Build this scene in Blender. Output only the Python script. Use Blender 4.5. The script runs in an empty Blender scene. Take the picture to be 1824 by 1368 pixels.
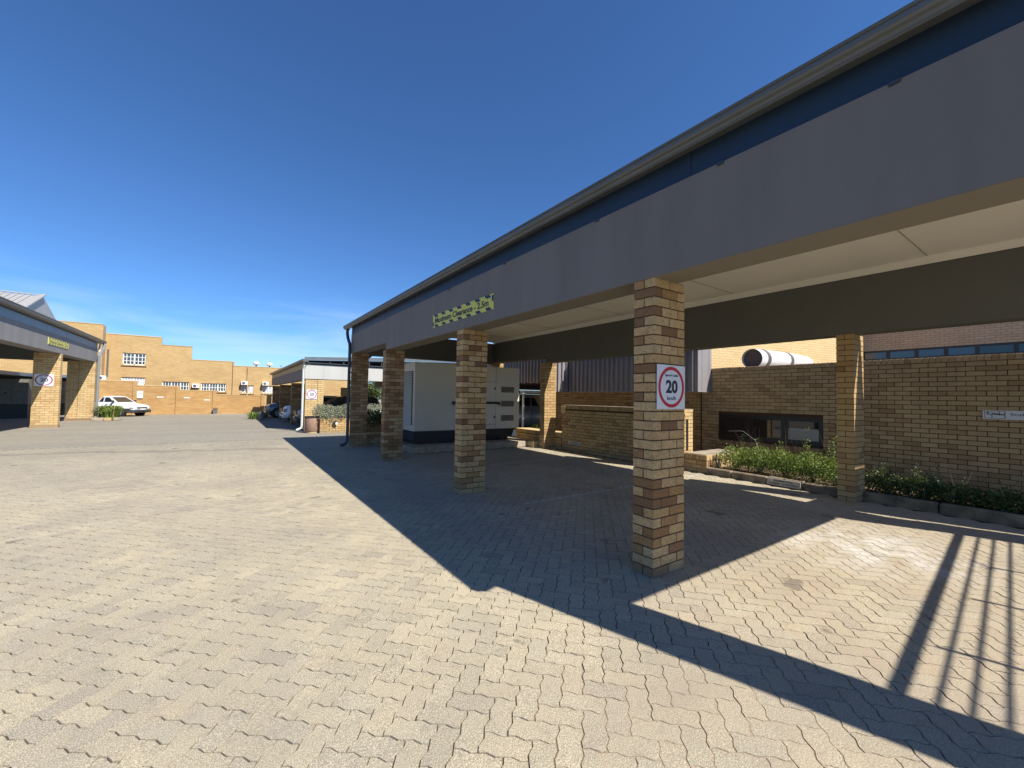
import bpy, bmesh, math, random
import numpy as np
from mathutils import Vector, Matrix

random.seed(7)
rng = np.random.default_rng(7)
SC = bpy.context.scene
COL = SC.collection
PI = math.pi

# ------------------------------------------------------------------ camera
cam_data = bpy.data.cameras.new("camera")
cam = bpy.data.objects.new("camera", cam_data)
COL.objects.link(cam)
SC.camera = cam
EYE = 1.5414
_R = Vector((0.8210, -0.5707, 0.01636)).normalized()
_F = Vector((0.5700, 0.8210, 0.03306)).normalized()
_U = _R.cross(_F).normalized()
_R = _F.cross(_U)
m = Matrix(((_R.x, _U.x, -_F.x, 0), (_R.y, _U.y, -_F.y, 0), (_R.z, _U.z, -_F.z, EYE), (0, 0, 0, 1)))
cam.matrix_world = m
cam_data.sensor_width = 36
cam_data.lens = 36 * 731.9 / 1824
cam_data.clip_start = 0.05
cam_data.clip_end = 800

# ------------------------------------------------------------------ light
SUN_X, SUN_Y = 0.339, -0.85            # horizontal run of the sun ray per metre of height
sun_dir = Vector((SUN_X, SUN_Y, 1)).normalized()
sd = bpy.data.lights.new("sun", 'SUN')
sun = bpy.data.objects.new("sun", sd)
COL.objects.link(sun)
sd.energy = 5.0
sd.angle = math.radians(0.42)
sd.color = (1.0, 0.94, 0.84)
sun.rotation_euler = sun_dir.to_track_quat('Z', 'Y').to_euler()
sun.location = (0, 0, 20)

world = bpy.data.worlds.new("World")
SC.world = world
world.use_nodes = True
wn, wl = world.node_tree.nodes, world.node_tree.links
wn.clear()
w_out = wn.new("ShaderNodeOutputWorld")
w_bg = wn.new("ShaderNodeBackground")
sky = wn.new("ShaderNodeTexSky")
sky.sky_type = 'NISHITA'
sky.sun_disc = False
sky.sun_elevation = math.asin(sun_dir.z)
sky.sun_rotation = math.atan2(sun_dir.x, sun_dir.y)
sky.altitude = 1500
sky.air_density = 1.0
sky.dust_density = 0.3
sky.ozone_density = 3.0
w_bg.inputs['Strength'].default_value = 0.063
# a few thin cirrus streaks low in the sky
tc = wn.new("ShaderNodeTexCoord")
mp = wn.new("ShaderNodeMapping"); mp.inputs['Scale'].default_value = (1.1, 1.1, 9.0)
nz = wn.new("ShaderNodeTexNoise"); nz.inputs['Scale'].default_value = 2.3; nz.inputs['Detail'].default_value = 5
nz.inputs['Distortion'].default_value = 0.6
rp = wn.new("ShaderNodeValToRGB"); rp.color_ramp.elements[0].position = 0.40; rp.color_ramp.elements[1].position = 0.62
sx = wn.new("ShaderNodeSeparateXYZ")
band = wn.new("ShaderNodeValToRGB")
cr = band.color_ramp
cr.elements[0].position = 0.02; cr.elements[0].color = (0.6, 0.6, 0.6, 1)
cr.elements[1].position = 0.22; cr.elements[1].color = (0, 0, 0, 1)
e = cr.elements.new(0.12); e.color = (0.75, 0.75, 0.75, 1)
mul = wn.new("ShaderNodeMath"); mul.operation = 'MULTIPLY'
mul2 = wn.new("ShaderNodeMath"); mul2.operation = 'MULTIPLY'; mul2.inputs[1].default_value = 0.55
mix = wn.new("ShaderNodeMix"); mix.data_type = 'RGBA'
mix.inputs['B'].default_value = (7.5, 9.2, 11.5, 1)
wl.new(tc.outputs['Generated'], mp.inputs['Vector'])
wl.new(mp.outputs[0], nz.inputs['Vector'])
wl.new(nz.outputs['Fac'], rp.inputs['Fac'])
wl.new(tc.outputs['Generated'], sx.inputs[0])
wl.new(sx.outputs['Z'], band.inputs['Fac'])
wl.new(rp.outputs['Color'], mul.inputs[0]); wl.new(band.outputs['Color'], mul.inputs[1])
wl.new(mul.outputs[0], mul2.inputs[0])
wl.new(mul2.outputs[0], mix.inputs['Factor'])
hs = wn.new("ShaderNodeMix"); hs.data_type = 'RGBA'; hs.blend_type = 'MULTIPLY'; hs.inputs['Factor'].default_value = 1.0
hs.inputs['B'].default_value = (0.72, 1.12, 1.55, 1)      # the clear high-altitude blue of the photograph
wl.new(sky.outputs[0], hs.inputs['A'])
wl.new(hs.outputs['Result'], mix.inputs['A'])
wl.new(mix.outputs['Result'], w_bg.inputs['Color'])
wl.new(w_bg.outputs[0], w_out.inputs['Surface'])

SC.view_settings.view_transform = 'Standard'
SC.view_settings.look = 'None'
SC.view_settings.exposure = 0.72
SC.view_settings.gamma = 1.0
SC.view_settings.use_curve_mapping = False

# ------------------------------------------------------------------ helpers
WORLD_LOC = {}

def link(o, parent=None, loc=None):
    COL.objects.link(o)
    if parent is not None:
        o.parent = parent
    if loc is not None:
        o.location = loc
    return o

def tag(o, label=None, cat=None, group=None, kind=None):
    if label: o['label'] = label
    if cat: o['category'] = cat
    if group: o['group'] = group
    if kind: o['kind'] = kind
    return o

def thing(name, label, cat, loc=(0, 0, 0), rz=0.0, group=None):
    o = bpy.data.objects.new(name, None)
    o.empty_display_size = 0.2
    link(o, None, loc)
    o.rotation_euler = (0, 0, rz)
    WORLD_LOC[o.name] = Vector(loc)
    return tag(o, label, cat, group)

class MB:
    """collects geometry for one mesh"""
    def __init__(self):
        self.v = []; self.f = []; self.mi = []; self.cur = 0; self.smooth = []
        self.sm = False
    def add(self, vs, fs):
        n = len(self.v)
        self.v.extend([tuple(p) for p in vs])
        for f in fs:
            self.f.append(tuple(i + n for i in f)); self.mi.append(self.cur); self.smooth.append(self.sm)
        return self
    def box(self, a, b):
        x0, x1 = sorted((a[0], b[0])); y0, y1 = sorted((a[1], b[1])); z0, z1 = sorted((a[2], b[2]))
        vs = [(x0,y0,z0),(x1,y0,z0),(x1,y1,z0),(x0,y1,z0),(x0,y0,z1),(x1,y0,z1),(x1,y1,z1),(x0,y1,z1)]
        return self.add(vs, [(3,2,1,0),(4,5,6,7),(0,1,5,4),(1,2,6,5),(2,3,7,6),(3,0,4,7)])
    def bbox(self, a, b, c=0.006):
        """box with chamfered edges"""
        bm = bmesh.new()
        bmesh.ops.create_cube(bm, size=1)
        s = [abs(b[i]-a[i]) for i in range(3)]; o = [(a[i]+b[i])/2 for i in range(3)]
        for v in bm.verts:
            v.co = Vector((v.co.x*s[0]+o[0], v.co.y*s[1]+o[1], v.co.z*s[2]+o[2]))
        bmesh.ops.bevel(bm, geom=bm.edges[:], offset=min(c, min(s)*0.45), segments=1, affect='EDGES')
        return self.bm(bm)
    def bm(self, bm):
        bm.verts.index_update()
        self.add([v.co[:] for v in bm.verts], [tuple(v.index for v in f.verts) for f in bm.faces])
        bm.free(); return self
    def prism(self, poly, axis, a, b):
        """poly in the two other axes extruded along axis from a to b"""
        n = len(poly)
        def P(p, t):
            if axis == 'x': return (t, p[0], p[1])
            if axis == 'y': return (p[0], t, p[1])
            return (p[0], p[1], t)
        vs = [P(p, a) for p in poly] + [P(p, b) for p in poly]
        fs = [tuple(range(n)), tuple(range(2*n-1, n-1, -1))]
        for i in range(n):
            j = (i+1) % n
            fs.append((i, i+n, j+n, j))
        return self.add(vs, fs)
    def tube(self, pts, r, n=10, cap=True):
        pts = [Vector(p) for p in pts]
        rings = []
        prev = None
        for i, p in enumerate(pts):
            if i == 0: d = pts[1]-pts[0]
            elif i == len(pts)-1: d = pts[-1]-pts[-2]
            else: d = (pts[i+1]-pts[i]).normalized() + (pts[i]-pts[i-1]).normalized()
            d.normalize()
            if prev is None:
                a = d.orthogonal().normalized()
            else:
                a = (prev - d*prev.dot(d)).normalized()
            prev = a
            b = d.cross(a)
            rr = r[i] if isinstance(r, (list, tuple)) else r
            rings.append([p + (a*math.cos(2*PI*k/n) + b*math.sin(2*PI*k/n))*rr for k in range(n)])
        vs = [q for ring in rings for q in ring]
        fs = []
        for i in range(len(rings)-1):
            for k in range(n):
                k2 = (k+1) % n
                fs.append((i*n+k, i*n+k2, (i+1)*n+k2, (i+1)*n+k))
        if cap:
            fs.append(tuple(range(n-1, -1, -1))); fs.append(tuple((len(rings)-1)*n+k for k in range(n)))
        return self.add(vs, fs)
    def lathe(self, prof, c, n=24, axis='z'):
        vs = []; fs = []
        for (r, h) in prof:
            for k in range(n):
                a = 2*PI*k/n
                if axis == 'z': vs.append((c[0]+r*math.cos(a), c[1]+r*math.sin(a), c[2]+h))
                elif axis == 'y': vs.append((c[0]+r*math.cos(a), c[1]+h, c[2]+r*math.sin(a)))
                else: vs.append((c[0]+h, c[1]+r*math.cos(a), c[2]+r*math.sin(a)))
        for i in range(len(prof)-1):
            for k in range(n):
                k2 = (k+1) % n
                fs.append((i*n+k, i*n+k2, (i+1)*n+k2, (i+1)*n+k))
        return self.add(vs, fs)
    def mesh(self, name, mats):
        me = bpy.data.meshes.new(name)
        me.from_pydata(self.v, [], self.f)
        for mm in mats: me.materials.append(mm)
        if any(self.mi): me.polygons.foreach_set('material_index', self.mi)
        if any(self.smooth): me.polygons.foreach_set('use_smooth', self.smooth)
        me.update()
        return me
    def build(self, name, mats, parent=None, local=False, fixn=True):
        """vertices in world coordinates unless local=True (then in the parent's frame)"""
        if not isinstance(mats, (list, tuple)): mats = [mats]
        me = self.mesh(name, mats)
        if fixn:
            bm = bmesh.new(); bm.from_mesh(me); bmesh.ops.recalc_face_normals(bm, faces=bm.faces); bm.to_mesh(me); bm.free()
        o = bpy.data.objects.new(name, me)
        COL.objects.link(o)
        wl_ = Vector((0, 0, 0))
        if parent is not None:
            o.parent = parent
            if not local:
                o.location = -WORLD_LOC.get(parent.name, Vector((0, 0, 0)))
        WORLD_LOC[o.name] = wl_
        return o

# ------------------------------------------------------------------ materials
class MT:
    def __init__(self, name):
        self.m = bpy.data.materials.new(name); self.m.use_nodes = True
        self.n = self.m.node_tree.nodes; self.l = self.m.node_tree.links
        self.b = self.n['Principled BSDF']
    def N(self, t, **kw):
        x = self.n.new(t)
        for k, v in kw.items(): setattr(x, k, v)
        return x
    def L(self, a, b): self.l.new(a, b)
    def pos(self, scale=(1, 1, 1), rot=(0, 0, 0)):
        g = self.N("ShaderNodeNewGeometry"); mp = self.N("ShaderNodeMapping")
        mp.inputs['Scale'].default_value = scale; mp.inputs['Rotation'].default_value = rot
        self.L(g.outputs['Position'], mp.inputs[0]); return mp.outputs[0]
    def obj(self, scale=(1, 1, 1)):
        g = self.N("ShaderNodeTexCoord"); mp = self.N("ShaderNodeMapping")
        mp.inputs['Scale'].default_value = scale
        self.L(g.outputs['Object'], mp.inputs[0]); return mp.outputs[0]
    def noise(self, vec, scale, detail=4, rough=0.55, dist=0):
        x = self.N("ShaderNodeTexNoise"); x.inputs['Scale'].default_value = scale
        x.inputs['Detail'].default_value = detail; x.inputs['Roughness'].default_value = rough
        x.inputs['Distortion'].default_value = dist
        self.L(vec, x.inputs['Vector']); return x.outputs['Fac']
    def ramp(self, fac, stops, interp='LINEAR'):
        x = self.N("ShaderNodeValToRGB"); cr = x.color_ramp; cr.interpolation = interp
        while len(cr.elements) < len(stops): cr.elements.new(0.5)
        for e, (p, c) in zip(cr.elements, stops):
            e.position = p
            e.color = (c, c, c, 1) if isinstance(c, (int, float)) else (*c, 1)
        self.L(fac, x.inputs['Fac']); return x.outputs['Color']
    def mix(self, fac, a, b, mode='MIX'):
        x = self.N("ShaderNodeMix", data_type='RGBA', blend_type=mode)
        for s, v in (('Factor', fac), ('A', a), ('B', b)):
            if isinstance(v, (int, float)): x.inputs[s].default_value = v
            elif isinstance(v, tuple): x.inputs[s].default_value = (*v, 1)
            else: self.L(v, x.inputs[s])
        return x.outputs['Result']
    def math(self, op, a, b=None):
        x = self.N("ShaderNodeMath", operation=op)
        for i, v in enumerate((a, b)):
            if v is None: continue
            if isinstance(v, (int, float)): x.inputs[i].default_value = v
            else: self.L(v, x.inputs[i])
        return x.outputs[0]
    def bump(self, h, strength=0.3, dist=0.005):
        x = self.N("ShaderNodeBump"); x.inputs['Strength'].default_value = strength
        x.inputs['Distance'].default_value = dist
        self.L(h, x.inputs['Height']); self.L(x.outputs[0], self.b.inputs['Normal'])
    def rnd(self):
        a = self.N("ShaderNodeAttribute"); a.attribute_name = 'rnd'
        o = self.N("ShaderNodeObjectInfo")
        return self.math('FRACT', self.math('ADD', a.outputs['Fac'], o.outputs['Random']))
    def col(self, c):
        if isinstance(c, tuple): self.b.inputs['Base Color'].default_value = (*c, 1)
        else: self.L(c, self.b.inputs['Base Color'])
    def rough(self, r):
        if isinstance(r, (int, float)): self.b.inputs['Roughness'].default_value = r
        else: self.L(r, self.b.inputs['Roughness'])

def simple(name, c, rough=0.6, metal=0.0, var=0.12, scale=6.0, bump=0.0, spec=None, streak=False):
    t = MT(name)
    p = t.pos((1, 1, 0.18) if streak else (1, 1, 1))
    n = t.noise(p, scale, 5)
    lo = tuple(x*(1-var) for x in c); hi = tuple(min(1, x*(1+var)) for x in c)
    t.col(t.ramp(n, [(0.3, lo), (0.7, hi)]))
    t.rough(rough); t.b.inputs['Metallic'].default_value = metal
    if spec is not None: t.b.inputs['Specular IOR Level'].default_value = spec
    if bump: t.bump(t.noise(t.pos(), scale*14, 4), bump, 0.004)
    return t.m

def brick_mat(name, stops, speck=0.35, stain=0.25):
    t = MT(name)
    base = t.ramp(t.rnd(), stops, 'LINEAR')
    n1 = t.noise(t.pos((1, 1, 1.6)), 34, 8, 0.78)
    base = t.mix(t.ramp(n1, [(0.47, 0.0), (0.62, speck)]), base, (0.085, 0.045, 0.02))
    n5 = t.noise(t.pos(), 11, 3, 0.6)
    base = t.mix(t.ramp(n5, [(0.5, 0.0), (0.7, speck*.6)]), base, (0.17, 0.085, 0.03))
    n3 = t.noise(t.pos(), 90, 3, 0.7)
    base = t.mix(t.ramp(n3, [(0.3, 0.0), (0.75, 0.26)]), base, (0.50, 0.365, 0.19))
    n2 = t.noise(t.pos((1, 1, 0.5)), 1.3, 5, 0.6)
    base = t.mix(t.ramp(n2, [(0.45, 0.0), (0.75, stain)]), base, (0.16, 0.10, 0.06))
    # dust splashed up the lowest courses
    g = t.N("ShaderNodeNewGeometry"); s = t.N("ShaderNodeSeparateXYZ"); t.L(g.outputs['Position'], s.inputs[0])
    lo = t.ramp(t.math('ADD', s.outputs['Z'], t.math('MULTIPLY', t.noise(t.pos(), 5, 4), 0.35)), [(0.15, 0.6), (0.42, 0.0)])
    base = t.mix(lo, base, (0.24, 0.19, 0.13))
    t.col(base); t.rough(0.88)
    t.bump(t.noise(t.pos(), 130, 5, 0.7), 0.5, 0.004)
    return t.m

M = {}
M['brick_column'] = brick_mat('column_brick', [(0.0, (0.60, 0.405, 0.19)), (0.30, (0.50, 0.315, 0.13)), (0.50, (0.56, 0.39, 0.19)),
                                              (0.70, (0.40, 0.215, 0.075)), (0.86, (0.25, 0.115, 0.038)), (1.0, (0.15, 0.066, 0.025))], 0.55, 0.15)
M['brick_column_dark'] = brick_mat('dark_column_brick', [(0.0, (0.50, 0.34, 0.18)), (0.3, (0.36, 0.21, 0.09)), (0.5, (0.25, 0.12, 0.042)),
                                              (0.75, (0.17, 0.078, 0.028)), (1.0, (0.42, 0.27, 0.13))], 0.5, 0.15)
M['brick_wall'] = brick_mat('wall_brick', [(0.0, (0.47, 0.34, 0.17)), (0.4, (0.55, 0.40, 0.21)), (0.75, (0.44, 0.305, 0.16)), (1.0, (0.34, 0.22, 0.10))], 0.22, 0.35)
M['brick_amber'] = brick_mat('amber_brick', [(0.0, (0.50, 0.34, 0.15)), (0.5, (0.44, 0.29, 0.12)), (0.85, (0.38, 0.23, 0.09)), (1.0, (0.26, 0.14, 0.055))], 0.2, 0.25)
M['brick_pale'] = brick_mat('pale_brick', [(0.0, (0.60, 0.44, 0.22)), (0.5, (0.54, 0.39, 0.185)), (0.85, (0.49, 0.34, 0.155)), (1.0, (0.42, 0.26, 0.11))], 0.16, 0.2)
M['mortar'] = simple('mortar', (0.075, 0.038, 0.018), 0.95, bump=0.5)
M['mortar_light'] = simple('light_mortar', (0.20, 0.115, 0.055), 0.95, bump=0.4)

def far_brick(name, c1, c2, mort, axis='y', stain=0.35):
    t = MT(name)
    rot = (PI/2, 0, 0) if axis == 'y' else (PI/2, 0, PI/2)
    g = t.N("ShaderNodeNewGeometry"); s = t.N("ShaderNodeSeparateXYZ"); c = t.N("ShaderNodeCombineXYZ")
    t.L(g.outputs['Position'], s.inputs[0])
    t.L(s.outputs['X' if axis == 'y' else 'Y'], c.inputs['X']); t.L(s.outputs['Z'], c.inputs['Y'])
    bt = t.N("ShaderNodeTexBrick"); bt.inputs['Scale'].default_value = 1.0
    bt.inputs['Brick Width'].default_value = 0.232; bt.inputs['Row Height'].default_value = 0.085
    bt.inputs['Mortar Size'].default_value = 0.007; bt.inputs['Mortar Smooth'].default_value = 0.3
    bt.inputs['Color1'].default_value = (*c1, 1); bt.inputs['Color2'].default_value = (*c2, 1); bt.inputs['Mortar'].default_value = (*mort, 1)
    t.L(c.outputs[0], bt.inputs['Vector'])
    n = t.noise(t.pos((1, 1, 1.8)), 0.7, 6, 0.7, 0.5)
    k = t.mix(t.ramp(n, [(0.42, 0.0), (0.75, stain)]), bt.outputs['Color'], (0.22, 0.115, 0.045))
    n2 = t.noise(t.pos((0.5, 0.5, 3)), 2.2, 6, 0.7)
    k = t.mix(t.ramp(n2, [(0.5, 0.0), (0.8, 0.35)]), k, (0.62, 0.46, 0.26))
    t.col(k); t.rough(0.9)
    t.bump(bt.outputs['Fac'], -0.4, 0.01)
    return t.m
M['far_brick'] = far_brick('far_yellow_brick', (0.50, 0.345, 0.155), (0.43, 0.29, 0.125), (0.33, 0.205, 0.095))
M['far_brick_side'] = far_brick('far_side_brick', (0.50, 0.35, 0.21), (0.45, 0.31, 0.18), (0.24, 0.15, 0.09), 'x')
M['perimeter_brick'] = far_brick('perimeter_brick', (0.47, 0.285, 0.11), (0.39, 0.23, 0.085), (0.24, 0.135, 0.055), stain=0.5)
M['pink_brick'] = far_brick('pinkish_brick', (0.50, 0.36, 0.25), (0.44, 0.31, 0.20), (0.20, 0.12, 0.08), 'x', 0.2)
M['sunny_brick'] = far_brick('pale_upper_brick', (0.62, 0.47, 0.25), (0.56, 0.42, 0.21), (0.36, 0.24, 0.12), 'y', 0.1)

# pavers
def paver_mat():
    t = MT('paver')
    r = t.rnd()
    base = t.ramp(r, [(0.0, (0.275, 0.245, 0.175)), (0.3, (0.40, 0.345, 0.235)), (0.6, (0.325, 0.29, 0.215)), (0.86, (0.37, 0.315, 0.21)), (0.95, (0.31, 0.27, 0.20)), (1.0, (0.24, 0.21, 0.17))])
    # exposed grit: light and dark grains
    g1 = t.noise(t.pos(), 150, 4, 0.85)
    base = t.mix(t.ramp(g1, [(0.38, 0.95), (0.49, 0.0)]), base, (0.10, 0.08, 0.055))
    g2 = t.noise(t.pos((1.1, 0.9, 1)), 175, 3, 0.8)
    base = t.mix(t.ramp(g2, [(0.50, 0.0), (0.60, 0.85)]), base, (0.74, 0.66, 0.49))
    # dark blotches on single stones
    g4 = t.noise(t.pos(), 9, 5, 0.7)
    base = t.mix(t.ramp(g4, [(0.55, 0.0), (0.72, 0.42)]), base, (0.15, 0.135, 0.115))
    # broad wear and dust
    w1 = t.noise(t.pos(), 0.55, 6, 0.62, 0.4)
    base = t.mix(t.ramp(w1, [(0.38, 0.0), (0.66, 0.55)]), base, (0.23, 0.205, 0.17))
    g = t.N("ShaderNodeNewGeometry"); s = t.N("ShaderNodeSeparateXYZ"); t.L(g.outputs['Position'], s.inputs[0])
    # greyer, more trafficked paving further down the yard
    mf = t.N("ShaderNodeMapRange"); mf.inputs['From Min'].default_value = 7.5; mf.inputs['From Max'].default_value = 16.0
    mf.inputs['To Max'].default_value = 0.62
    t.L(s.outputs['Y'], mf.inputs['Value'])
    base = t.mix(mf.outputs[0], base, (0.235, 0.215, 0.175))
    # dark damp trail across the yard
    yl = t.math('SUBTRACT', s.outputs['Y'], t.math('ADD', 13.6, t.math('MULTIPLY', s.outputs['X'], -0.30)))
    wob = t.math('MULTIPLY', t.math('SUBTRACT', t.noise(t.pos(), 0.9, 5, 0.7), 0.5), 1.5)
    ad = t.math('ABSOLUTE', t.math('ADD', yl, wob))
    tr_ = t.math('MULTIPLY', t.ramp(ad, [(0.0, 0.55), (0.28, 0.0)]), t.math('LESS_THAN', s.outputs['X'], 1.5))
    base = t.mix(tr_, base, (0.14, 0.125, 0.105))
    # reddish sand washed towards the right-hand bays
    mr = t.N("ShaderNodeMapRange"); mr.inputs['From Min'].default_value = 0.8; mr.inputs['From Max'].default_value = 3.4
    t.L(s.outputs['X'], mr.inputs['Value'])
    mr2 = t.N("ShaderNodeMapRange"); mr2.inputs['From Min'].default_value = 3.4; mr2.inputs['From Max'].default_value = 1.6
    t.L(s.outputs['Y'], mr2.inputs['Value'])
    d1 = t.noise(t.pos(), 1.7, 6, 0.7, 0.6)
    msk = t.math('MULTIPLY', t.math('MULTIPLY', mr.outputs[0], mr2.outputs[0]), t.ramp(d1, [(0.36, 0.05), (0.64, 0.62)]))
    base = t.mix(msk, base, (0.365, 0.285, 0.20))
    # small rusty spills in the drive
    d2 = t.noise(t.pos((1, 1, 1)), 2.6, 5, 0.7)
    base = t.mix(t.ramp(d2, [(0.62, 0.0), (0.74, 0.32)]), base, (0.40, 0.25, 0.13))
    oil = t.noise(t.pos(), 2.1, 4, 0.55)
    base = t.mix(t.ramp(oil, [(0.665, 0.0), (0.70, 0.55)]), base, (0.075, 0.066, 0.055))
    # whitish lime stain in the sunny bay
    vm = t.N("ShaderNodeVectorMath", operation='DISTANCE'); vm.inputs[1].default_value = (5.7, 1.5, 0)
    mpx = t.N("ShaderNodeMapping"); t.L(g.outputs['Position'], mpx.inputs[0])
    t.L(mpx.outputs[0], vm.inputs[0])
    w = t.math('SUBTRACT', 1.0, t.math('DIVIDE', vm.outputs['Value'], 1.1))
    d3 = t.noise(t.pos(), 3.2, 6, 0.7)
    base = t.mix(t.math('MULTIPLY', t.ramp(w, [(0.0, 0.0), (0.8, 1.0)]), t.ramp(d3, [(0.4, 0.0), (0.62, 0.75)])), base, (0.62, 0.60, 0.56))
    # worn bay lines painted on the paving
    for yk, x0, x1 in ((4.84, 3.6, 8.1), (8.0, 5.0, 8.2)):
        a = t.math('ABSOLUTE', t.math('SUBTRACT', s.outputs['Y'], yk))
        ln = t.math('LESS_THAN', a, 0.055)
        inx = t.math('MULTIPLY', t.math('GREATER_THAN', s.outputs['X'], x0), t.math('LESS_THAN', s.outputs['X'], x1))
        wr = t.ramp(t.noise(t.pos(), 9, 6, 0.7), [(0.35, 0.0), (0.65, 0.55)])
        base = t.mix(t.math('MULTIPLY', t.math('MULTIPLY', ln, inx), wr), base, (0.50, 0.52, 0.55))
    t.col(base); t.rough(0.85)
    t.b.inputs['Specular IOR Level'].default_value = 0.3
    h = t.math('ADD', g1, t.math('MULTIPLY', t.noise(t.pos(), 22, 4), 1.2))
    t.bump(h, 0.5, 0.005)
    return t.m
M['paver'] = paver_mat()

def far_paving():
    t = MT('far_paving')
    p = t.pos((1, 1, 1), (0, 0, PI/4))
    bt = t.N("ShaderNodeTexBrick"); bt.inputs['Scale'].default_value = 1.0
    bt.inputs['Brick Width'].default_value = 0.223; bt.inputs['Row Height'].default_value = 0.1115
    bt.inputs['Mortar Size'].default_value = 0.005; bt.inputs['Mortar Smooth'].default_value = 0.2
    bt.inputs['Color1'].default_value = (0.30, 0.27, 0.21, 1); bt.inputs['Color2'].default_value = (0.25, 0.225, 0.18, 1)
    bt.inputs['Mortar'].default_value = (0.17, 0.145, 0.11, 1)
    t.L(p, bt.inputs['Vector'])
    k = bt.outputs['Color']
    w1 = t.noise(t.pos((0.35, 1.6, 1)), 0.5, 6, 0.65, 0.4)
    k = t.mix(t.ramp(w1, [(0.4, 0.0), (0.62, 0.5)]), k, (0.19, 0.18, 0.155))
    g1 = t.noise(t.pos(), 120, 2, 0.7)
    k = t.mix(t.ramp(g1, [(0.3, 0.4), (0.5, 0.0)]), k, (0.12, 0.10, 0.07))
    t.col(k); t.rough(0.88)
    t.bump(bt.outputs['Fac'], -0.5, 0.008)
    return t.m
M['far_paving'] = far_paving()
def bed_mat():
    t = MT('joint_sand')
    a = t.N("ShaderNodeAttribute"); a.attribute_name = 'fill'
    c = t.ramp(a.outputs['Fac'], [(0.0, (0.05, 0.036, 0.024)), (0.45, (0.12, 0.085, 0.053)), (0.9, (0.33, 0.255, 0.17))])
    c = t.mix(t.ramp(t.noise(t.pos(), 120, 4, 0.8), [(0.38, 0.6), (0.52, 0.0)]), c, (0.10, 0.075, 0.05))
    t.col(c); t.rough(0.97); t.bump(t.noise(t.pos(), 150, 4), 0.5, 0.003)
    return t.m
M['bed_sand'] = bed_mat()
M['ring_dirt'] = simple('bare_ground', (0.30, 0.20, 0.12), 0.95, var=0.3, scale=0.2)
M['soil'] = simple('soil', (0.10, 0.062, 0.035), 0.98, var=0.4, scale=8, bump=1.0)
M['concrete'] = simple('concrete', (0.30, 0.255, 0.19), 0.9, var=0.3, scale=5, bump=0.5)
M['kerb'] = simple('kerb_concrete', (0.185, 0.145, 0.10), 0.92, var=0.45, scale=5, bump=0.7)

# painted surfaces
M['beam'] = simple('beam_plaster', (0.165, 0.150, 0.138), 0.75, var=0.10, scale=2.2, bump=0.35, streak=True)
M['beam_inner'] = simple('inner_beam_plaster', (0.118, 0.118, 0.100), 0.8, var=0.06, scale=1.5, bump=0.2)
M['beam_soffit'] = simple('beam_soffit', (0.20, 0.175, 0.135), 0.8, var=0.06, scale=1.5)
M['beam_pale'] = simple('pale_beam_plaster', (0.44, 0.44, 0.42), 0.75, var=0.06, scale=2, bump=0.2, streak=True)
M['beam_left'] = simple('grey_beam_plaster', (0.23, 0.22, 0.215), 0.75, var=0.12, scale=1.5, bump=0.2, streak=True)
M['flashing'] = simple('navy_flashing', (0.012, 0.030, 0.062), 0.5, 0.1, var=0.10, scale=1.2)
M['flashing_light'] = simple('blue_grey_flashing', (0.13, 0.185, 0.24), 0.45, 0.2, var=0.10, scale=1.2)
M['gutter'] = simple('gutter_paint', (0.105, 0.112, 0.112), 0.45, 0.0, var=0.08, scale=2)
M['gutter_dark'] = simple('dark_gutter_paint', (0.035, 0.045, 0.058), 0.45, var=0.10, scale=2)
M['pipe_grey'] = simple('grey_pipe_paint', (0.19, 0.21, 0.22), 0.5, var=0.10)
M['pipe_pale'] = simple('pale_pipe_paint', (0.55, 0.57, 0.56), 0.5, var=0.06)
M['ceiling'] = simple('cream_ceiling', (0.84, 0.79, 0.68), 0.8, var=0.04, scale=0.8)
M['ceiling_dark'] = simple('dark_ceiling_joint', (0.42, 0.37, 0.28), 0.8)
M['roof_sheet'] = simple('roof_sheet', (0.22, 0.25, 0.27), 0.5, 0.3, var=0.10)
M['vent_back'] = simple('vent_mesh', (0.16, 0.15, 0.12), 0.7)
M['duct_dark'] = simple('duct_inside', (0.10, 0.08, 0.07), 0.8)
M['roof_verge'] = simple('verge_paint', (0.10, 0.13, 0.15), 0.5)
M['cabinet_dim'] = simple('shade_darkened_cabinet', (0.15, 0.14, 0.115), 0.7, var=0.2)  # pale cabinets darkened in colour for the shed's shade; vent bars share it
M['roof_pale'] = simple('pale_roof_sheet', (0.34, 0.335, 0.33), 0.5, 0.1, var=0.08)
M['cladding'] = simple('purple_grey_cladding', (0.27, 0.255, 0.265), 0.45, 0.15, var=0.08, scale=2)
M['cladding_trim'] = simple('cladding_trim', (0.30, 0.27, 0.30), 0.5, 0.1)
M['red_soffit'] = simple('dark_red_soffit', (0.09, 0.035, 0.028), 0.6, var=0.2)
M['cabinet'] = simple('cream_enamel', (0.58, 0.55, 0.46), 0.5, var=0.05, scale=1.5)
M['cabinet_line'] = simple('panel_gap', (0.06, 0.055, 0.045), 0.8)
M['black'] = simple('black_paint', (0.014, 0.014, 0.015), 0.5)
M['black_frame'] = simple('black_window_frame', (0.018, 0.017, 0.016), 0.4)
M['navy'] = simple('navy_paint', (0.012, 0.022, 0.05), 0.45)
M['white'] = simple('white_paint', (0.78, 0.78, 0.76), 0.45, var=0.04)
M['white_metal'] = simple('white_metal', (0.74, 0.76, 0.76), 0.4, var=0.05)
M['sign_white'] = simple('sign_white', (0.70, 0.71, 0.74), 0.4, var=0.03)
M['sign_red'] = simple('sign_red', (0.52, 0.012, 0.02), 0.45, var=0.05)
M['sign_purple'] = simple('sun_faded_sign_red', (0.33, 0.035, 0.12), 0.5, var=0.1)
M['sign_ink'] = simple('sign_ink', (0.012, 0.012, 0.016), 0.5)
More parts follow.
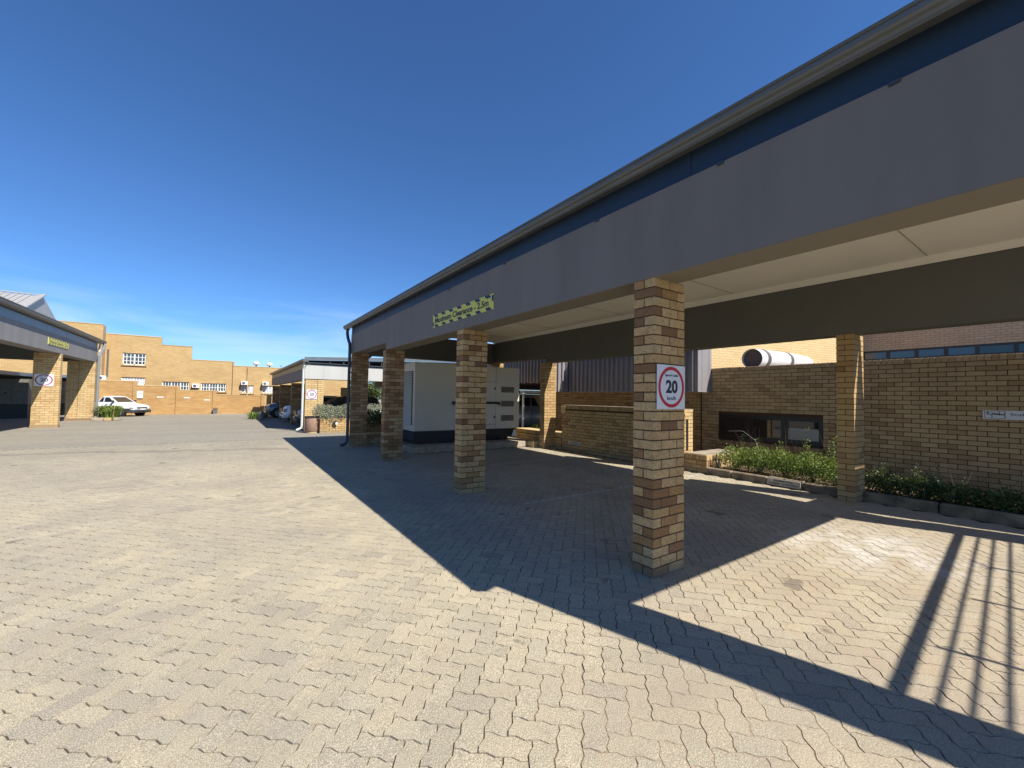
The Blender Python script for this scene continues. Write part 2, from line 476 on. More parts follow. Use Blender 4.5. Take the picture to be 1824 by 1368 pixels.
M['sign_grey_ink'] = simple('sign_grey_ink', (0.07, 0.075, 0.09), 0.5)
M['sign_yellow'] = simple('sign_yellow', (0.60, 0.56, 0.09), 0.5, var=0.04)
M['sign_navy'] = simple('sign_navy', (0.008, 0.018, 0.075), 0.5)
M['sign_worn'] = simple('worn_sign_plate', (0.40, 0.37, 0.31), 0.7, var=0.25, scale=14)
M['sign_worn_ink'] = simple('worn_sign_ink', (0.085, 0.07, 0.055), 0.7, var=0.2, scale=30)
M['duct'] = simple('duct_sheet', (0.72, 0.70, 0.74), 0.45, 0.1, var=0.05)
M['duct_band'] = simple('duct_band', (0.10, 0.09, 0.10), 0.6)
M['bin'] = simple('aggregate_bin', (0.30, 0.19, 0.14), 0.95, var=0.45, scale=70, bump=1.0)
M['grey_plastic'] = simple('grey_plastic', (0.10, 0.105, 0.115), 0.6)
M['window_white'] = simple('white_window_frame', (0.74, 0.72, 0.66), 0.5, var=0.05)
M['bark'] = simple('bark', (0.12, 0.085, 0.055), 0.95, var=0.3, scale=12, bump=0.8)
M['stem'] = simple('green_brown_stem', (0.15, 0.13, 0.06), 0.85, var=0.3, scale=20)
M['green_post'] = simple('green_post', (0.03, 0.11, 0.08), 0.6)

def glass(name, c, rough=0.04, spec=0.8):
    t = MT(name); t.col(c); t.rough(rough); t.b.inputs['Specular IOR Level'].default_value = spec
    return t.m
M['glass_dark'] = glass('dark_glass', (0.015, 0.018, 0.02))
M['glass_blue'] = glass('sky_glass', (0.02, 0.035, 0.06), 0.12, 1.0)
M['glass_far'] = glass('far_glass', (0.05, 0.07, 0.09), 0.1)
M['curtain'] = simple('curtain_behind_glass', (0.42, 0.47, 0.52), 0.35, var=0.2, scale=3, spec=0.8)
M['blind'] = simple('frosted_pane', (0.30, 0.30, 0.28), 0.25, var=0.1, scale=3)
M['blind_dark'] = simple('drawn_blind', (0.11, 0.10, 0.085), 0.3, var=0.15, scale=4)

def paint(name, c, metal=0.0, rough=0.28):
    t = MT(name)
    n = t.noise(t.pos(), 3, 4)
    t.col(t.ramp(n, [(0.3, tuple(x*0.93 for x in c)), (0.7, c)]))
    t.rough(rough); t.b.inputs['Metallic'].default_value = metal
    t.b.inputs['Coat Weight'].default_value = 0.7; t.b.inputs['Coat Roughness'].default_value = 0.05
    return t.m
M['car_white'] = paint('white_car_paint', (0.75, 0.76, 0.77))
M['car_dark'] = paint('dark_car_paint', (0.02, 0.024, 0.035))
M['car_grey'] = paint('grey_car_paint', (0.10, 0.11, 0.12), 0.5)
M['car_silver'] = paint('silver_car_paint', (0.42, 0.45, 0.48), 0.5)
M['trim_black'] = simple('black_plastic_trim', (0.035, 0.036, 0.04), 0.6)
M['tyre'] = simple('tyre_rubber', (0.018, 0.018, 0.018), 0.85)
M['rim'] = simple('alloy_rim', (0.42, 0.42, 0.42), 0.35, 0.7)
M['lamp_glass'] = glass('lamp_glass', (0.45, 0.46, 0.46), 0.1)
M['plate'] = simple('number_plate', (0.70, 0.70, 0.66), 0.5)
M['chrome'] = simple('chrome', (0.55, 0.55, 0.55), 0.15, 0.9, var=0.02)

def leaf_mat(name, c, c2, trans=0.3):
    t = MT(name)
    r = t.N("ShaderNodeAttribute"); r.attribute_name = 'rnd'
    base = t.ramp(r.outputs['Fac'], [(0.0, c), (0.55, c2), (0.9, tuple(min(1, x*1.5) for x in c2)), (1.0, (0.30, 0.26, 0.10))])
    t.col(base); t.rough(0.5)
    tr = t.N("ShaderNodeBsdfTranslucent"); t.L(t.mix(0.5, base, (0.35, 0.42, 0.06)), tr.inputs['Color'])
    ms = t.N("ShaderNodeMixShader"); ms.inputs[0].default_value = trans
    t.L(t.b.outputs[0], ms.inputs[1]); t.L(tr.outputs[0], ms.inputs[2])
    out = [x for x in t.n if x.type == 'OUTPUT_MATERIAL'][0]
    t.L(ms.outputs[0], out.inputs['Surface'])
    return t.m
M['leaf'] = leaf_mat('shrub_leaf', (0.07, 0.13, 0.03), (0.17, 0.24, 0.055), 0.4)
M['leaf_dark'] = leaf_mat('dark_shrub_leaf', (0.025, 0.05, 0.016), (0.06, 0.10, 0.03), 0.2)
M['leaf_silver'] = leaf_mat('silver_leaf', (0.15, 0.175, 0.12), (0.25, 0.27, 0.20), 0.12)
M['leaf_blade'] = leaf_mat('strap_leaf', (0.08, 0.14, 0.03), (0.20, 0.28, 0.06), 0.35)
M['leaf_tree'] = leaf_mat('tree_leaf', (0.03, 0.055, 0.02), (0.06, 0.095, 0.03), 0.2)

# ------------------------------------------------------------------ brick builders
def set_rnd(me, vals):
    a = me.attributes.new('rnd', 'FLOAT', 'FACE'); a.data.foreach_set('value', np.asarray(vals, dtype=np.float32))

_brick_mesh = {}
def brick_mesh(dx, dy, dz, mat):
    key = (round(dx, 3), round(dy, 3), round(dz, 3), mat.name)
    if key not in _brick_mesh:
        b = MB().bbox((-dx/2, -dy/2, -dz/2), (dx/2, dy/2, dz/2), 0.003)
        _brick_mesh[key] = b.mesh('brick', [mat])
    return _brick_mesh[key]

def lay_bricks(boxes, mat, parent, individual=300, dark=None, name='brick'):
    """boxes: list of (cx,cy,cz,dx,dy,dz) in world coordinates, most visible first"""
    wl_ = WORLD_LOC.get(parent.name, Vector((0, 0, 0)))
    for (cx, cy, cz, dx, dy, dz) in boxes[:individual]:
        o = bpy.data.objects.new(name, brick_mesh(dx, dy, dz, mat))
        COL.objects.link(o); o.parent = parent
        j = 0.0012
        o.location = Vector((cx + random.uniform(-j, j), cy + random.uniform(-j, j), cz)) - wl_
        o.rotation_euler = (0, random.uniform(-.004, .004), random.uniform(-.006, .006))
    rest = boxes[individual:]
    if rest:
        vs = []; fs = []; rv = []
        base = [(-1,-1,-1),(1,-1,-1),(1,1,-1),(-1,1,-1),(-1,-1,1),(1,-1,1),(1,1,1),(-1,1,1)]
        ff = [(3,2,1,0),(4,5,6,7),(0,1,5,4),(1,2,6,5),(2,3,7,6),(3,0,4,7)]
        for (cx, cy, cz, dx, dy, dz) in rest:
            n = len(vs)
            j = random.uniform(-.0015, .0015)
            for b in base: vs.append((cx+b[0]*dx/2+j, cy+b[1]*dy/2+j, cz+b[2]*dz/2))
            for f in ff: fs.append(tuple(i+n for i in f))
            rv += [random.random()]*6
        me = bpy.data.meshes.new('bricks'); me.from_pydata(vs, [], fs); me.materials.append(mat); set_rnd(me, rv)
        o = bpy.data.objects.new('bricks', me); COL.objects.link(o); o.parent = parent; o.location = -wl_
        o['kind'] = 'stuff'
    return

def column_boxes(x0, y0, n, courses, k=1.0, z0=0.0):
    """pier of n stretchers along x, one brick (.222) along y; k scales the brick"""
    S, H, G, T = 0.222*k, 0.106*k, 0.010*k, 0.085*k
    out = []
    W = n*S + (n-1)*G
    for c in range(courses):
        zc = z0 + T*c + (T-G)/2
        if c % 2 == 0:
            for i in range(n):
                for r in (0, 1):
                    out.append((x0 + S/2 + i*(S+G), y0 + H/2 + r*(H+G), zc, S, H, T-G))
        else:
            for xx in (x0 + H/2, x0 + W - H/2):
                out.append((xx, y0 + (2*H+G)/2, zc, H, 2*H+G, T-G))
            for i in range(n-1):
                for r in (0, 1):
                    out.append((x0 + H + G + S/2 + i*(S+G), y0 + H/2 + r*(H+G), zc, S, H, T-G))
    return out, W

def brick_column(parent, x0, y0, n, courses, mat, mort, k=1.0, individual=0, z0=0.0):
    boxes, W = column_boxes(x0, y0, n, courses, k, z0)
    D = 0.222*k
    Z = z0 + courses*0.085*k
    c = MB().box((x0+.007, y0+.007, z0), (x0+W-.007, y0+D-.007, Z-0.004)).build('brick_column', mort, parent)
    lay_bricks(boxes, mat, c, individual)
    return c

def wall_boxes(axis, fixed, outward, a0, a1, z0, z1, holes=(), T=0.085, L=0.222, G=0.010, depth=0.05, top_soldier=False):
    """brick skins. axis 'y': wall runs along y at x=fixed; 'x': along x at y=fixed. outward=+1/-1."""
    out = []
    zz = z0; c = 0
    zt = z1 - (0.112 if top_soldier else 0)
    while zz + T*0.6 < zt:
        h = min(T-G, zt-zz)
        off = 0 if c % 2 == 0 else (L+G)/2
        s = a0 - off
        while s < a1:
            p, q = max(s, a0), min(s+L, a1)
            if q - p > 0.03:
                segs = [(p, q)]
                for (h0, h1, hz0, hz1) in holes:
                    if zz + h > hz0+0.01 and zz < hz1-0.01:
                        ns = []
                        for (u, v) in segs:
                            if v <= h0 or u >= h1: ns.append((u, v)); continue
                            if u < h0-0.02: ns.append((u, h0))
                            if v > h1+0.02: ns.append((h1, v))
                        segs = ns
                for (u, v) in segs:
                    out.append(((u+v)/2, zz+h/2, v-u, h))
            s += L+G
        zz += T; c += 1
    if top_soldier:
        s = a0
        while s < a1-0.03:
            e_ = min(s+0.075, a1)
            out.append(((s+e_)/2, z1-0.052, e_-s, 0.104)); s += 0.085
    res = []
    for (u, z, du, dz) in out:
        if axis == 'y': res.append((fixed - outward*depth/2, u, z, depth, du, dz))
        else: res.append((u, fixed - outward*depth/2, z, du, depth, dz))
    return res

# ------------------------------------------------------------------ text
def text_mesh(s, size, ext=0.0012, bold=0.0):
    cu = bpy.data.curves.new('txt', 'FONT'); cu.body = s; cu.size = size; cu.extrude = ext; cu.offset = bold
    cu.align_x = 'CENTER'; cu.align_y = 'CENTER'; cu.resolution_u = 3
    o = bpy.data.objects.new('txt', cu); COL.objects.link(o)
    dg = bpy.context.evaluated_depsgraph_get()
    me = bpy.data.meshes.new_from_object(o.evaluated_get(dg))
    bpy.data.objects.remove(o); bpy.data.curves.remove(cu)
    return me

def text_on(s, size, mat, parent, loc, facing, width=None, bold=0.0, name='lettering', height=None):
    """facing 'y-': plane faces -y, reads along +x; 'x-': faces -x, reads along -y; 'x+': faces +x, reads along +y"""
    me = text_mesh(s, size, bold=bold)
    xs = [v.co.x for v in me.vertices]; ys = [v.co.y for v in me.vertices]
    sx_ = (width/(max(xs)-min(xs))) if width else 1.0
    sy_ = (height/(max(ys)-min(ys))) if height else 1.0
    cx, cy = (max(xs)+min(xs))/2, (max(ys)+min(ys))/2
    for v in me.vertices:
        a, b, c = (v.co.x-cx)*sx_, (v.co.y-cy)*sy_, v.co.z
        if facing == 'y-': v.co = (loc[0]+a, loc[1]-c, loc[2]+b)
        elif facing == 'x-': v.co = (loc[0]-c, loc[1]-a, loc[2]+b)
        else: v.co = (loc[0]+c, loc[1]+a, loc[2]+b)
    me.materials.clear(); me.materials.append(mat)
    o = bpy.data.objects.new(name, me); COL.objects.link(o); o.parent = parent
    o.location = -WORLD_LOC.get(parent.name, Vector((0, 0, 0)))
    return o

# ================================================================== GROUND
PX0, PX1, PY0, PY1 = -7.0, 8.33, -1.4, 16.0
g = MB()
for (a, b, c, d) in [(-150, PX0, -60, 200), (PX1, 150, -60, 200), (PX0, PX1, -60, PY0), (PX0, PX1, PY1, 200)]:
    g.add([(a, c, 0), (b, c, 0), (b, d, 0), (a, d, 0)], [(0, 1, 2, 3)])
ground = g.build('ground', M['far_paving']); tag(ground, kind='structure')
from mathutils import noise as mnoise
def sand_fill(x, y):
    # sand lies level with the stones in the lower right corner and in scattered patches
    n = mnoise.fractal(Vector((x*1.1, y*1.1, 0)), 0.8, 2.0, 4)
    k = n*0.9 + 0.1
    corner = max(0.0, 1.0 - math.hypot((x-1.75)/1.5, (y-0.9)/1.3)) * 1.6
    bays = max(0.0, 1.0 - math.hypot((x-4.6)/3.0, (y-1.0)/1.3)) * 0.75
    return max(0.0, min(1.0, k*0.75 + corner + bays - 0.12))
gx = np.arange(PX0-.05, PX1+.06, .09); gy = np.arange(PY0-.05, PY1+.06, .09)
gx[-1] = PX1+.04; gy[-1] = PY1+.05
vs_ = []; fl_ = []
for y in gy:
    for x in gx:
        q = sand_fill(x, y) if (y < 12 and x > -5) else 0.25
        vs_.append((x, y, -0.0068 + 0.0040*q)); fl_.append(q)
nx_ = len(gx)
fs_ = [(a*nx_+b_, a*nx_+b_+1, (a+1)*nx_+b_+1, (a+1)*nx_+b_) for a in range(len(gy)-1) for b_ in range(nx_-1)]
me = bpy.data.meshes.new('pavement'); me.from_pydata(vs_, [], fs_); me.materials.append(M['bed_sand'])
at_ = me.attributes.new('fill', 'FLOAT', 'POINT'); at_.data.foreach_set('value', np.array(fl_, dtype=np.float32))
me.polygons.foreach_set('use_smooth', [True]*len(fs_))
paving = bpy.data.objects.new('pavement', me); COL.objects.link(paving); tag(paving, kind='structure')

def paver_templates():
    A = 0.062
    u = 0.1115
    T = {}
    def w(parity): return A if parity == 0 else -A
    for ori in ('h', 'v'):
        for pi in (0, 1):
            for pj in (0, 1):
                nx, ny = (2, 1) if ori == 'h' else (1, 2)
                pts = []
                def warp(x, y):
                    gx, gy = x + pi, y + pj
                    fx, fy = gx - math.floor(gx+1e-9), gy - math.floor(gy+1e-9)
                    dy = 0 if (fx < .01 or fx > .99) else (A if fx < .5 else -A)
                    dx = 0 if (fy < .01 or fy > .99) else (-A if fy < .5 else A)
                    return (x+dx, y+dy)
                for i in range(nx):
                    for t in (0, .3, .7): pts.append(warp(i+t, 0))
                for j in range(ny):
                    for t in (0, .3, .7): pts.append(warp(nx, j+t))
                for i in range(nx):
                    for t in (0, .3, .7): pts.append(warp(nx-i-t, ny))
                for j in range(ny):
                    for t in (0, .3, .7): pts.append(warp(0, ny-j-t))
                P = np.array(pts)*u
                # miter inset
                def inset(P, d):
                    n = len(P); Q = []
                    for i in range(n):
                        a = P[i]-P[i-1]; b = P[(i+1) % n]-P[i]
                        a = a/np.linalg.norm(a); b = b/np.linalg.norm(b)
                        na = np.array([-a[1], a[0]]); nb = np.array([-b[1], b[0]])
                        mv = na+nb; mv = mv/max(0.35, mv@mv)*2*0.5
                        mv = (na+nb)/max(0.5, 1+na@nb)
                        Q.append(P[i]+mv*d)
                    return np.array(Q)
                c = np.array([nx*u/2, ny*u/2])
                top = inset(P, 0.0036)-c; bot = inset(P, 0.0020)-c
                T[(ori, pi, pj)] = (top, bot, c)
    return T, u
PT, U_ = paver_templates()
templ_mesh = {}
def paver_geo(key):
    top, bot, c = PT[key]; n = len(top)
    v = np.zeros((2*n, 3)); v[:n, :2] = top; v[n:, :2] = bot; v[n:, 2] = -0.0125
    f = [tuple(range(n))] + [(i+n, (i+1) % n+n, (i+1) % n, i) for i in range(n)]
    return v, f
for k_ in PT:
    v, f = paver_geo(k_)
    me = bpy.data.meshes.new('paver'); me.from_pydata([tuple(x) for x in v], [], f); me.materials.append(M['paver'])
    templ_mesh[k_] = me
c45, s45 = math.cos(PI/4), math.sin(PI/4)
pav = []
N = 150
for i in range(-N, N):
    for j in range(-N, N*2):
        cc = (i-j) % 4
        if cc == 0: ori = 'h'
        elif cc == 3: ori = 'v'
        else: continue
        key = (ori, i % 2, j % 2)
        c = PT[key][2]
        lx, ly = i*U_+c[0], j*U_+c[1]
        X = c45*lx + s45*ly; Y = -s45*lx + c45*ly
        if not (PX0+.12 < X < PX1-.02 and PY0 < Y < PY1-.0): continue
        if X < -0.31*Y - 1.4 or Y < 0.05*X - 1.3: continue
        pav.append((X, Y, key))
pav.sort(key=lambda p: (p[0]*p[0] + p[1]*p[1]) if (p[1] > 0.04*p[0] and p[0] > -0.33*p[1] and (0.57*p[0]+0.821*p[1]) > 1.62) else 1e6 + p[0]**2 + p[1]**2)
def jitter():
    return random.gauss(0, .0009), random.gauss(0, .004), random.gauss(0, .004), random.gauss(0, .010)
for (X, Y, key) in pav[:300]:
    o = bpy.data.objects.new('paver', templ_mesh[key]); COL.objects.link(o); o.parent = paving
    dz, rx, ry, rz = jitter()
    o.location = (X, Y, dz); o.rotation_euler = (rx, ry, -PI/4 + rz)
VS = []; FS = []; RV = []; off = 0
geo = {k_: paver_geo(k_) for k_ in PT}
for (X, Y, key) in pav[300:]:
    v, f = geo[key]
    dz, rx, ry, rz = jitter()
    a = -PI/4 + rz; ca, sa = math.cos(a), math.sin(a)
    w_ = np.empty_like(v)
    w_[:, 0] = v[:, 0]*ca - v[:, 1]*sa + X; w_[:, 1] = v[:, 0]*sa + v[:, 1]*ca + Y
    w_[:, 2] = v[:, 2] + dz + v[:, 1]*rx - v[:, 0]*ry
    VS.append(w_); r_ = random.random()
    for ff in f: FS.append(tuple(q+off for q in ff))
    RV += [r_]*len(f); off += len(v)
VS = np.concatenate(VS)
me = bpy.data.meshes.new('pavers'); me.from_pydata(VS.tolist(), [], FS); me.materials.append(M['paver']); set_rnd(me, RV)
o = bpy.data.objects.new('pavers', me); COL.objects.link(o); o.parent = paving; o['kind'] = 'stuff'

# ================================================================== NEAR CARPORT
car1 = thing('carport', 'long grey carport on speckled brick columns, nearest and filling the right side', 'carport', (3.06, 2.0, 0))
XC = 3.07; YN, YF, YR = -0.20, 12.98, -1.0
# front columns
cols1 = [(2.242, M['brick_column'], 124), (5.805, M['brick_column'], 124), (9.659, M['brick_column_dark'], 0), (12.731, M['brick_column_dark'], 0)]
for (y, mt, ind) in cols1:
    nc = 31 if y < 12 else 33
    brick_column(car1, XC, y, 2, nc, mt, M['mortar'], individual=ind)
for y in (2.21, 5.8, 9.76, 12.75):
    nc = 31 if y < 12 else 33
    brick_column(car1, 8.0, y, 2, nc, M['brick_amber'], M['mortar'], individual=0)
# front beam with the raised part near the far end
b = MB()
b.prism([(YN, 2.626), (9.66, 2.626), (9.66, 2.79), (YF, 2.79), (YF, 3.372), (YN, 3.372)], 'x', 3.058, 3.40)
b.build('front_beam', M['beam'], car1)
b = MB()
b.prism([(YN, 2.622), (9.655, 2.622), (9.655, 2.626), (YN, 2.626)], 'x', 3.062, 3.396)
b.build('beam_soffit', M['beam_soffit'], car1)
b = MB().prism([(YR, 2.626), (9.70, 2.626), (9.70, 2.79), (YF, 2.79), (YF, 3.50), (YR, 3.50)], 'x', 8.0, 8.32)
b.build('back_beam', M['beam_inner'], car1)
MB().box((3.41, 12.75, 2.755), (7.99, 12.97, 3.50)).build('end_beam', M['beam_inner'], car1)
MB().prism([(3.41, 2.755), (3.41, 2.66), (3.55, 2.66), (3.66, 2.755)], 'y', 12.77, 12.95).build('bracket', M['beam_inner'], car1)
# flashing in sheets, each a little lapped
seams = [YN, 1.9, 4.9, 7.9, 10.6, 12.30, YF+.02]
for i in range(len(seams)-1):
    dx = 0.002 if i % 2 else 0.0
    MB().box((3.075-dx, seams[i]+.002, 3.374), (3.30, seams[i+1]-.002, 3.60)).build('flashing_sheet', M['flashing'], car1)
for y in (0.62, 1.62, 2.9, 4.6, 6.3, 8.0, 9.7, 11.3):
    MB().box((3.046, y, 3.352), (3.057, y+.05, 3.373)).build('clip', M['gutter_dark'], car1)
# gutter
prof = [(3.10, 3.664), (2.908, 3.664), (2.896, 3.658), (2.896, 3.646), (2.908, 3.640), (2.900, 3.628), (2.900, 3.600), (2.912, 3.588), (2.932, 3.580), (2.942, 3.566), (2.942, 3.556), (2.955, 3.550), (3.074, 3.588), (3.10, 3.60)]
MB().prism(prof, 'y', YN, 13.38).build('gutter', M['gutter'], car1)
MB().box((2.94, 13.382, 3.56), (3.10, 13.39, 3.675)).build('gutter_end', M['white_metal'], car1)
# ceiling, cornice, roof sheets
MB().box((3.401, YR, 3.60), (7.999, 12.749, 3.615)).build('ceiling', M['ceiling'], car1)
MB().prism([(7.90, 3.598), (7.90, 3.58), (7.985, 3.505), (7.998, 3.505), (7.998, 3.598)], 'y', YN, 12.74).build('cornice', M['ceiling'], car1)
MB().prism([(3.50, 3.598), (3.50, 3.58), (3.42, 3.505), (3.402, 3.505), (3.402, 3.598)], 'y', YN, 12.74).build('cornice', M['ceiling'], car1)
for y in (1.35, 4.0, 6.6, 9.2, 11.6):
    MB().box((3.51, y, 3.594), (7.89, y+.012, 3.599)).build('ceiling_joint', M['ceiling_dark'], car1)
b = MB()
nr = 150
ys = np.linspace(YR, 13.36, nr)
for i in range(nr-1):
    z_ = 3.655 if i % 3 else 3.685
    b.box((3.10 if ys[i] > YN else 3.42, ys[i], 3.64), (8.60, ys[i+1], z_))
b.build('roof_sheet', M['roof_sheet'], car1)
MB().box((8.42, YR, 3.42), (8.44, 13.3, 3.64)).build('back_fascia', M['flashing'], car1)
MB().prism([(8.56, 1.57), (8.90, -0.28), (9.57, -0.28)], 'z', 3.47, 3.50).build('shade_wedge_sheet', M['gutter'], car1)  # unseen triangle added and shaped to cast the wedge of shade by the kerb
# round ceiling lamp, unlit
lm = thing('ceiling_lamp', 'round flat white ceiling lamp inside the near carport just behind its front beam', 'lamp', (3.95, 2.35, 3.60))
MB().lathe([(0.0, -0.05), (0.10, -0.045), (0.13, -0.02), (0.135, 0.0), (0.0, 0.0)], (3.95, 2.35, 3.598), 24).build('diffuser', M['ceiling'], lm)
MB().lathe([(0.136, -0.018), (0.15, -0.018), (0.15, 0.0), (0.136, 0.0)], (3.95, 2.35, 3.598), 24).build('rim', M['white'], lm)
# downpipe at the far column
dp = thing('downpipe', 'dark navy downpipe with a bent foot on the far end column of the near carport', 'downpipe', (2.99, 12.84, 0))
MB().tube([(2.985, 13.18, 3.56), (2.985, 13.18, 3.42), (2.985, 13.10, 3.28), (2.99, 12.88, 3.08), (2.99, 12.84, 2.95), (2.99, 12.84, 0.22)], 0.045, 10).build('pipe', M['gutter_dark'], dp)
MB().tube([(2.99, 12.84, 0.24), (2.985, 12.84, 0.16), (2.93, 12.84, 0.09), (2.80, 12.84, 0.05)], 0.047, 10).build('shoe', M['gutter_dark'], dp)
for z in (0.9, 2.2):
    MB().box((2.99, 12.79, z), (3.07, 12.89, z+.03)).build('clamp', M['gutter_dark'], dp)

# open steel bay that continues the carport at an angle behind the camera; only its shade falls into the picture
bay = thing('open_shade_bay', 'open steel framed bay casting barred shade on the paving at lower right', 'canopy', (3.3, -1.2, 0))
def sl(c, y): return c - 0.30*y
def slant_beam(c0, c1, ya, yb, z0, z1, name, mat):
    vs = [(sl(c0, ya), ya, z0), (sl(c1, ya), ya, z0), (sl(c1, yb), yb, z0), (sl(c0, yb), yb, z0)]
    vs += [(x, y, z1) for (x, y, _) in vs]
    MB().add(vs, [(3,2,1,0),(4,5,6,7),(0,1,5,4),(1,2,6,5),(2,3,7,6),(3,0,4,7)]).build(name, mat, bay)
slant_beam(3.02, 3.42, -0.22, -9.0, 2.63, 3.66, 'front_beam', M['beam'])
slant_beam(7.80, 8.22, -1.02, -9.0, 2.63, 3.50, 'back_beam', M['beam'])
slant_beam(8.36, 9.6, -0.42, -9.0, 3.5, 3.62, 'roof_edge', M['gutter'])
def bay_bar(y_, wd, z0, z1):
    q = []
    for xx in (sl(3.45, y_), sl(7.82, y_)):
        yc_ = y_ + .0825*(xx-4.15)
        q += [(xx, yc_-wd/2), (xx, yc_+wd/2)]
    vs = [(x, y, z0) for (x, y) in (q[0], q[2], q[3], q[1])] + [(x, y, z1) for (x, y) in (q[0], q[2], q[3], q[1])]
    MB().add(vs, [(3,2,1,0),(4,5,6,7),(0,1,5,4),(1,2,6,5),(2,3,7,6),(3,0,4,7)]).build('bar', M['black'], bay)
bay_bar(-1.835, .068, 2.94, 2.965)
for q_ in range(24):
    bay_bar(-1.985-.118*q_, .023, 2.945, 2.955)
for c in (4.19, 5.35, 6.45):
    slant_beam(c, c+.034, -1.86, -4.9, 2.93, 2.942, 'rail', M['black'])
for (x, y) in ((5.1, -6.6), (9.8, -6.6)):
    MB().box((x, y, 0), (x+.12, y+.12, 2.64)).build('post', M['black'], bay)

# ================================================================== SIGNS ON THE NEAR CARPORT
def speed_sign(name, label, x0, x1, z0, z1, y, red, ink, full=True, facing='y-'):
    t = thing(name, label, 'sign', ((x0+x1)/2, y, z0), group=None)
    MB().bbox((x0, y, z0), (x1, y+.006, z1), .001).build('plate', M['sign_white'], t)
    cx, cz = (x0+x1)/2, (z0+z1)/2
    w2, h2 = (x1-x0)/2, (z1-z0)/2
    n = 48; ro, ri = 0.93, 0.775
    vs = []
    for k in range(n):
        a = 2*PI*k/n
        vs.append((cx+w2*ro*math.cos(a), y-.001, cz+h2*ro*math.sin(a)))
        vs.append((cx+w2*ri*math.cos(a), y-.001, cz+h2*ri*math.sin(a)))
    MB().add(vs, [(2*k, 2*((k+1) % n), 2*((k+1) % n)+1, 2*k+1) for k in range(n)]).build('ring', red, t)
    text_on('20', 0.2, ink, t, (cx+w2*.02, y-.0015, cz+h2*.02), 'y-', width=w2*.84, height=h2*.60, bold=0.0065)
    text_on('Speed Limit', 0.06, ink, t, (cx, y-.0015, cz+h2*.52), 'y-', width=w2*.92, height=h2*.15, bold=0.0)
    text_on('km/h', 0.06, ink, t, (cx, y-.0015, cz-h2*.50), 'y-', width=w2*.60, height=h2*.18, bold=0.0)
    return t
speed_sign('speed_limit_sign', 'white square sign with red ring and 20, on the nearest brick column', 3.092, 3.508, 1.460, 1.858, 2.226, M['sign_red'], M['sign_ink'])

cs = thing('clearance_sign', 'yellow and navy Maximum Clearance sign on the near carport beam above the second column', 'sign', (3.05, 5.9, 2.78))
Y0s, Y1s, Z0s, Z1s = 4.885, 6.955, 2.785, 3.012
MB().box((3.052, Y0s, Z0s), (3.0575, Y1s, Z1s)).build('plate', M['sign_yellow'], cs)
b = MB()
nst = 7; wst = (Y1s-Y0s)/nst
bh = 0.048
def stripe(u0, u1, za, zb, slant):
    # u measured from the left end as read (left = far end), so y = Y1s-u
    vs = []
    for (u, z) in ((u0, za), (u1, za), (u1+slant, zb), (u0+slant, zb)):
        u = min(max(u, 0), Y1s-Y0s); vs.append((3.0512, Y1s-u, z))
    MB().add(vs, [(0, 1, 2, 3)]).build('stripe', M['sign_navy'], cs)
for k in range(0, nst):
    u = k*wst + .10
    stripe(u, u+wst*.46, Z1s-bh, Z1s, -0.06)
    stripe(u+.02, u+.02+wst*.46, Z0s, Z0s+bh, -0.06)
MB().add([(3.0512, Y0s, Z1s-.13), (3.0512, Y0s+.05, Z1s-.09), (3.0512, Y0s+.05, Z1s-.02), (3.0512, Y0s, Z1s-.02)], [(0, 1, 2, 3)]).build('stripe', M['sign_navy'], cs)
MB().add([(3.0512, Y1s, Z0s+.03), (3.0512, Y1s-.05, Z0s+.03), (3.0512, Y1s-.05, Z0s+.08), (3.0512, Y1s, Z0s+.11)], [(0, 1, 2, 3)]).build('stripe', M['sign_navy'], cs)
text_on('Maximum Clearance - 2.5m', 0.12, M['sign_ink'], cs, (3.0508, (Y0s+Y1s)/2+.02, (Z0s+Z1s)/2+.004), 'x-', width=1.84, height=0.100, bold=0.0035)

# ================================================================== RIGHT BUILDING WALL
XW = 10.5
bw = thing('brick_building', 'single storey brick wall with black strip window behind the planting bed at right', 'building', (XW, 2.0, 0))
WT = 2.385
win = (3.43, 5.71, 0.60, 1.205)
# backing wall with the window opening
b = MB()
for (ya, yb, za, zb) in [(-2.5, win[0], 0, WT-.01), (win[1], 6.9, 0, WT-.01), (win[0], win[1], 0, win[2]-.01), (win[0], win[1], win[3], WT-.01)]:
    b.box((XW+.008, ya, za), (XW+.22, yb, zb))
b.build('wall', M['mortar'], bw)
boxes = wall_boxes('y', XW, -1, 0.20, 6.16, 0.0, WT-.085, holes=[(win[0], win[1], win[2]-.16, win[3])], T=0.0852)
boxes = [q for q in boxes if q[1] > 0.05*0]
boxes.sort(key=lambda q: (q[1] if q[2] > 0.45 else q[1]+6))
lay_bricks(boxes, M['brick_wall'], bw, 300)
# coping bricks on edge
s = 0.15
cop = []
while s < 6.16:
    cop.append((XW+.10, s+.0375, WT-.035, 0.222, 0.072, 0.09)); s += 0.083
lay_bricks(cop, M['brick_wall'], bw, 100, name='coping_brick')
MB().box((XW+.001, .14, WT-.085), (XW+.205, 6.16, WT+.004)).build('coping_mortar', M['concrete'], bw)
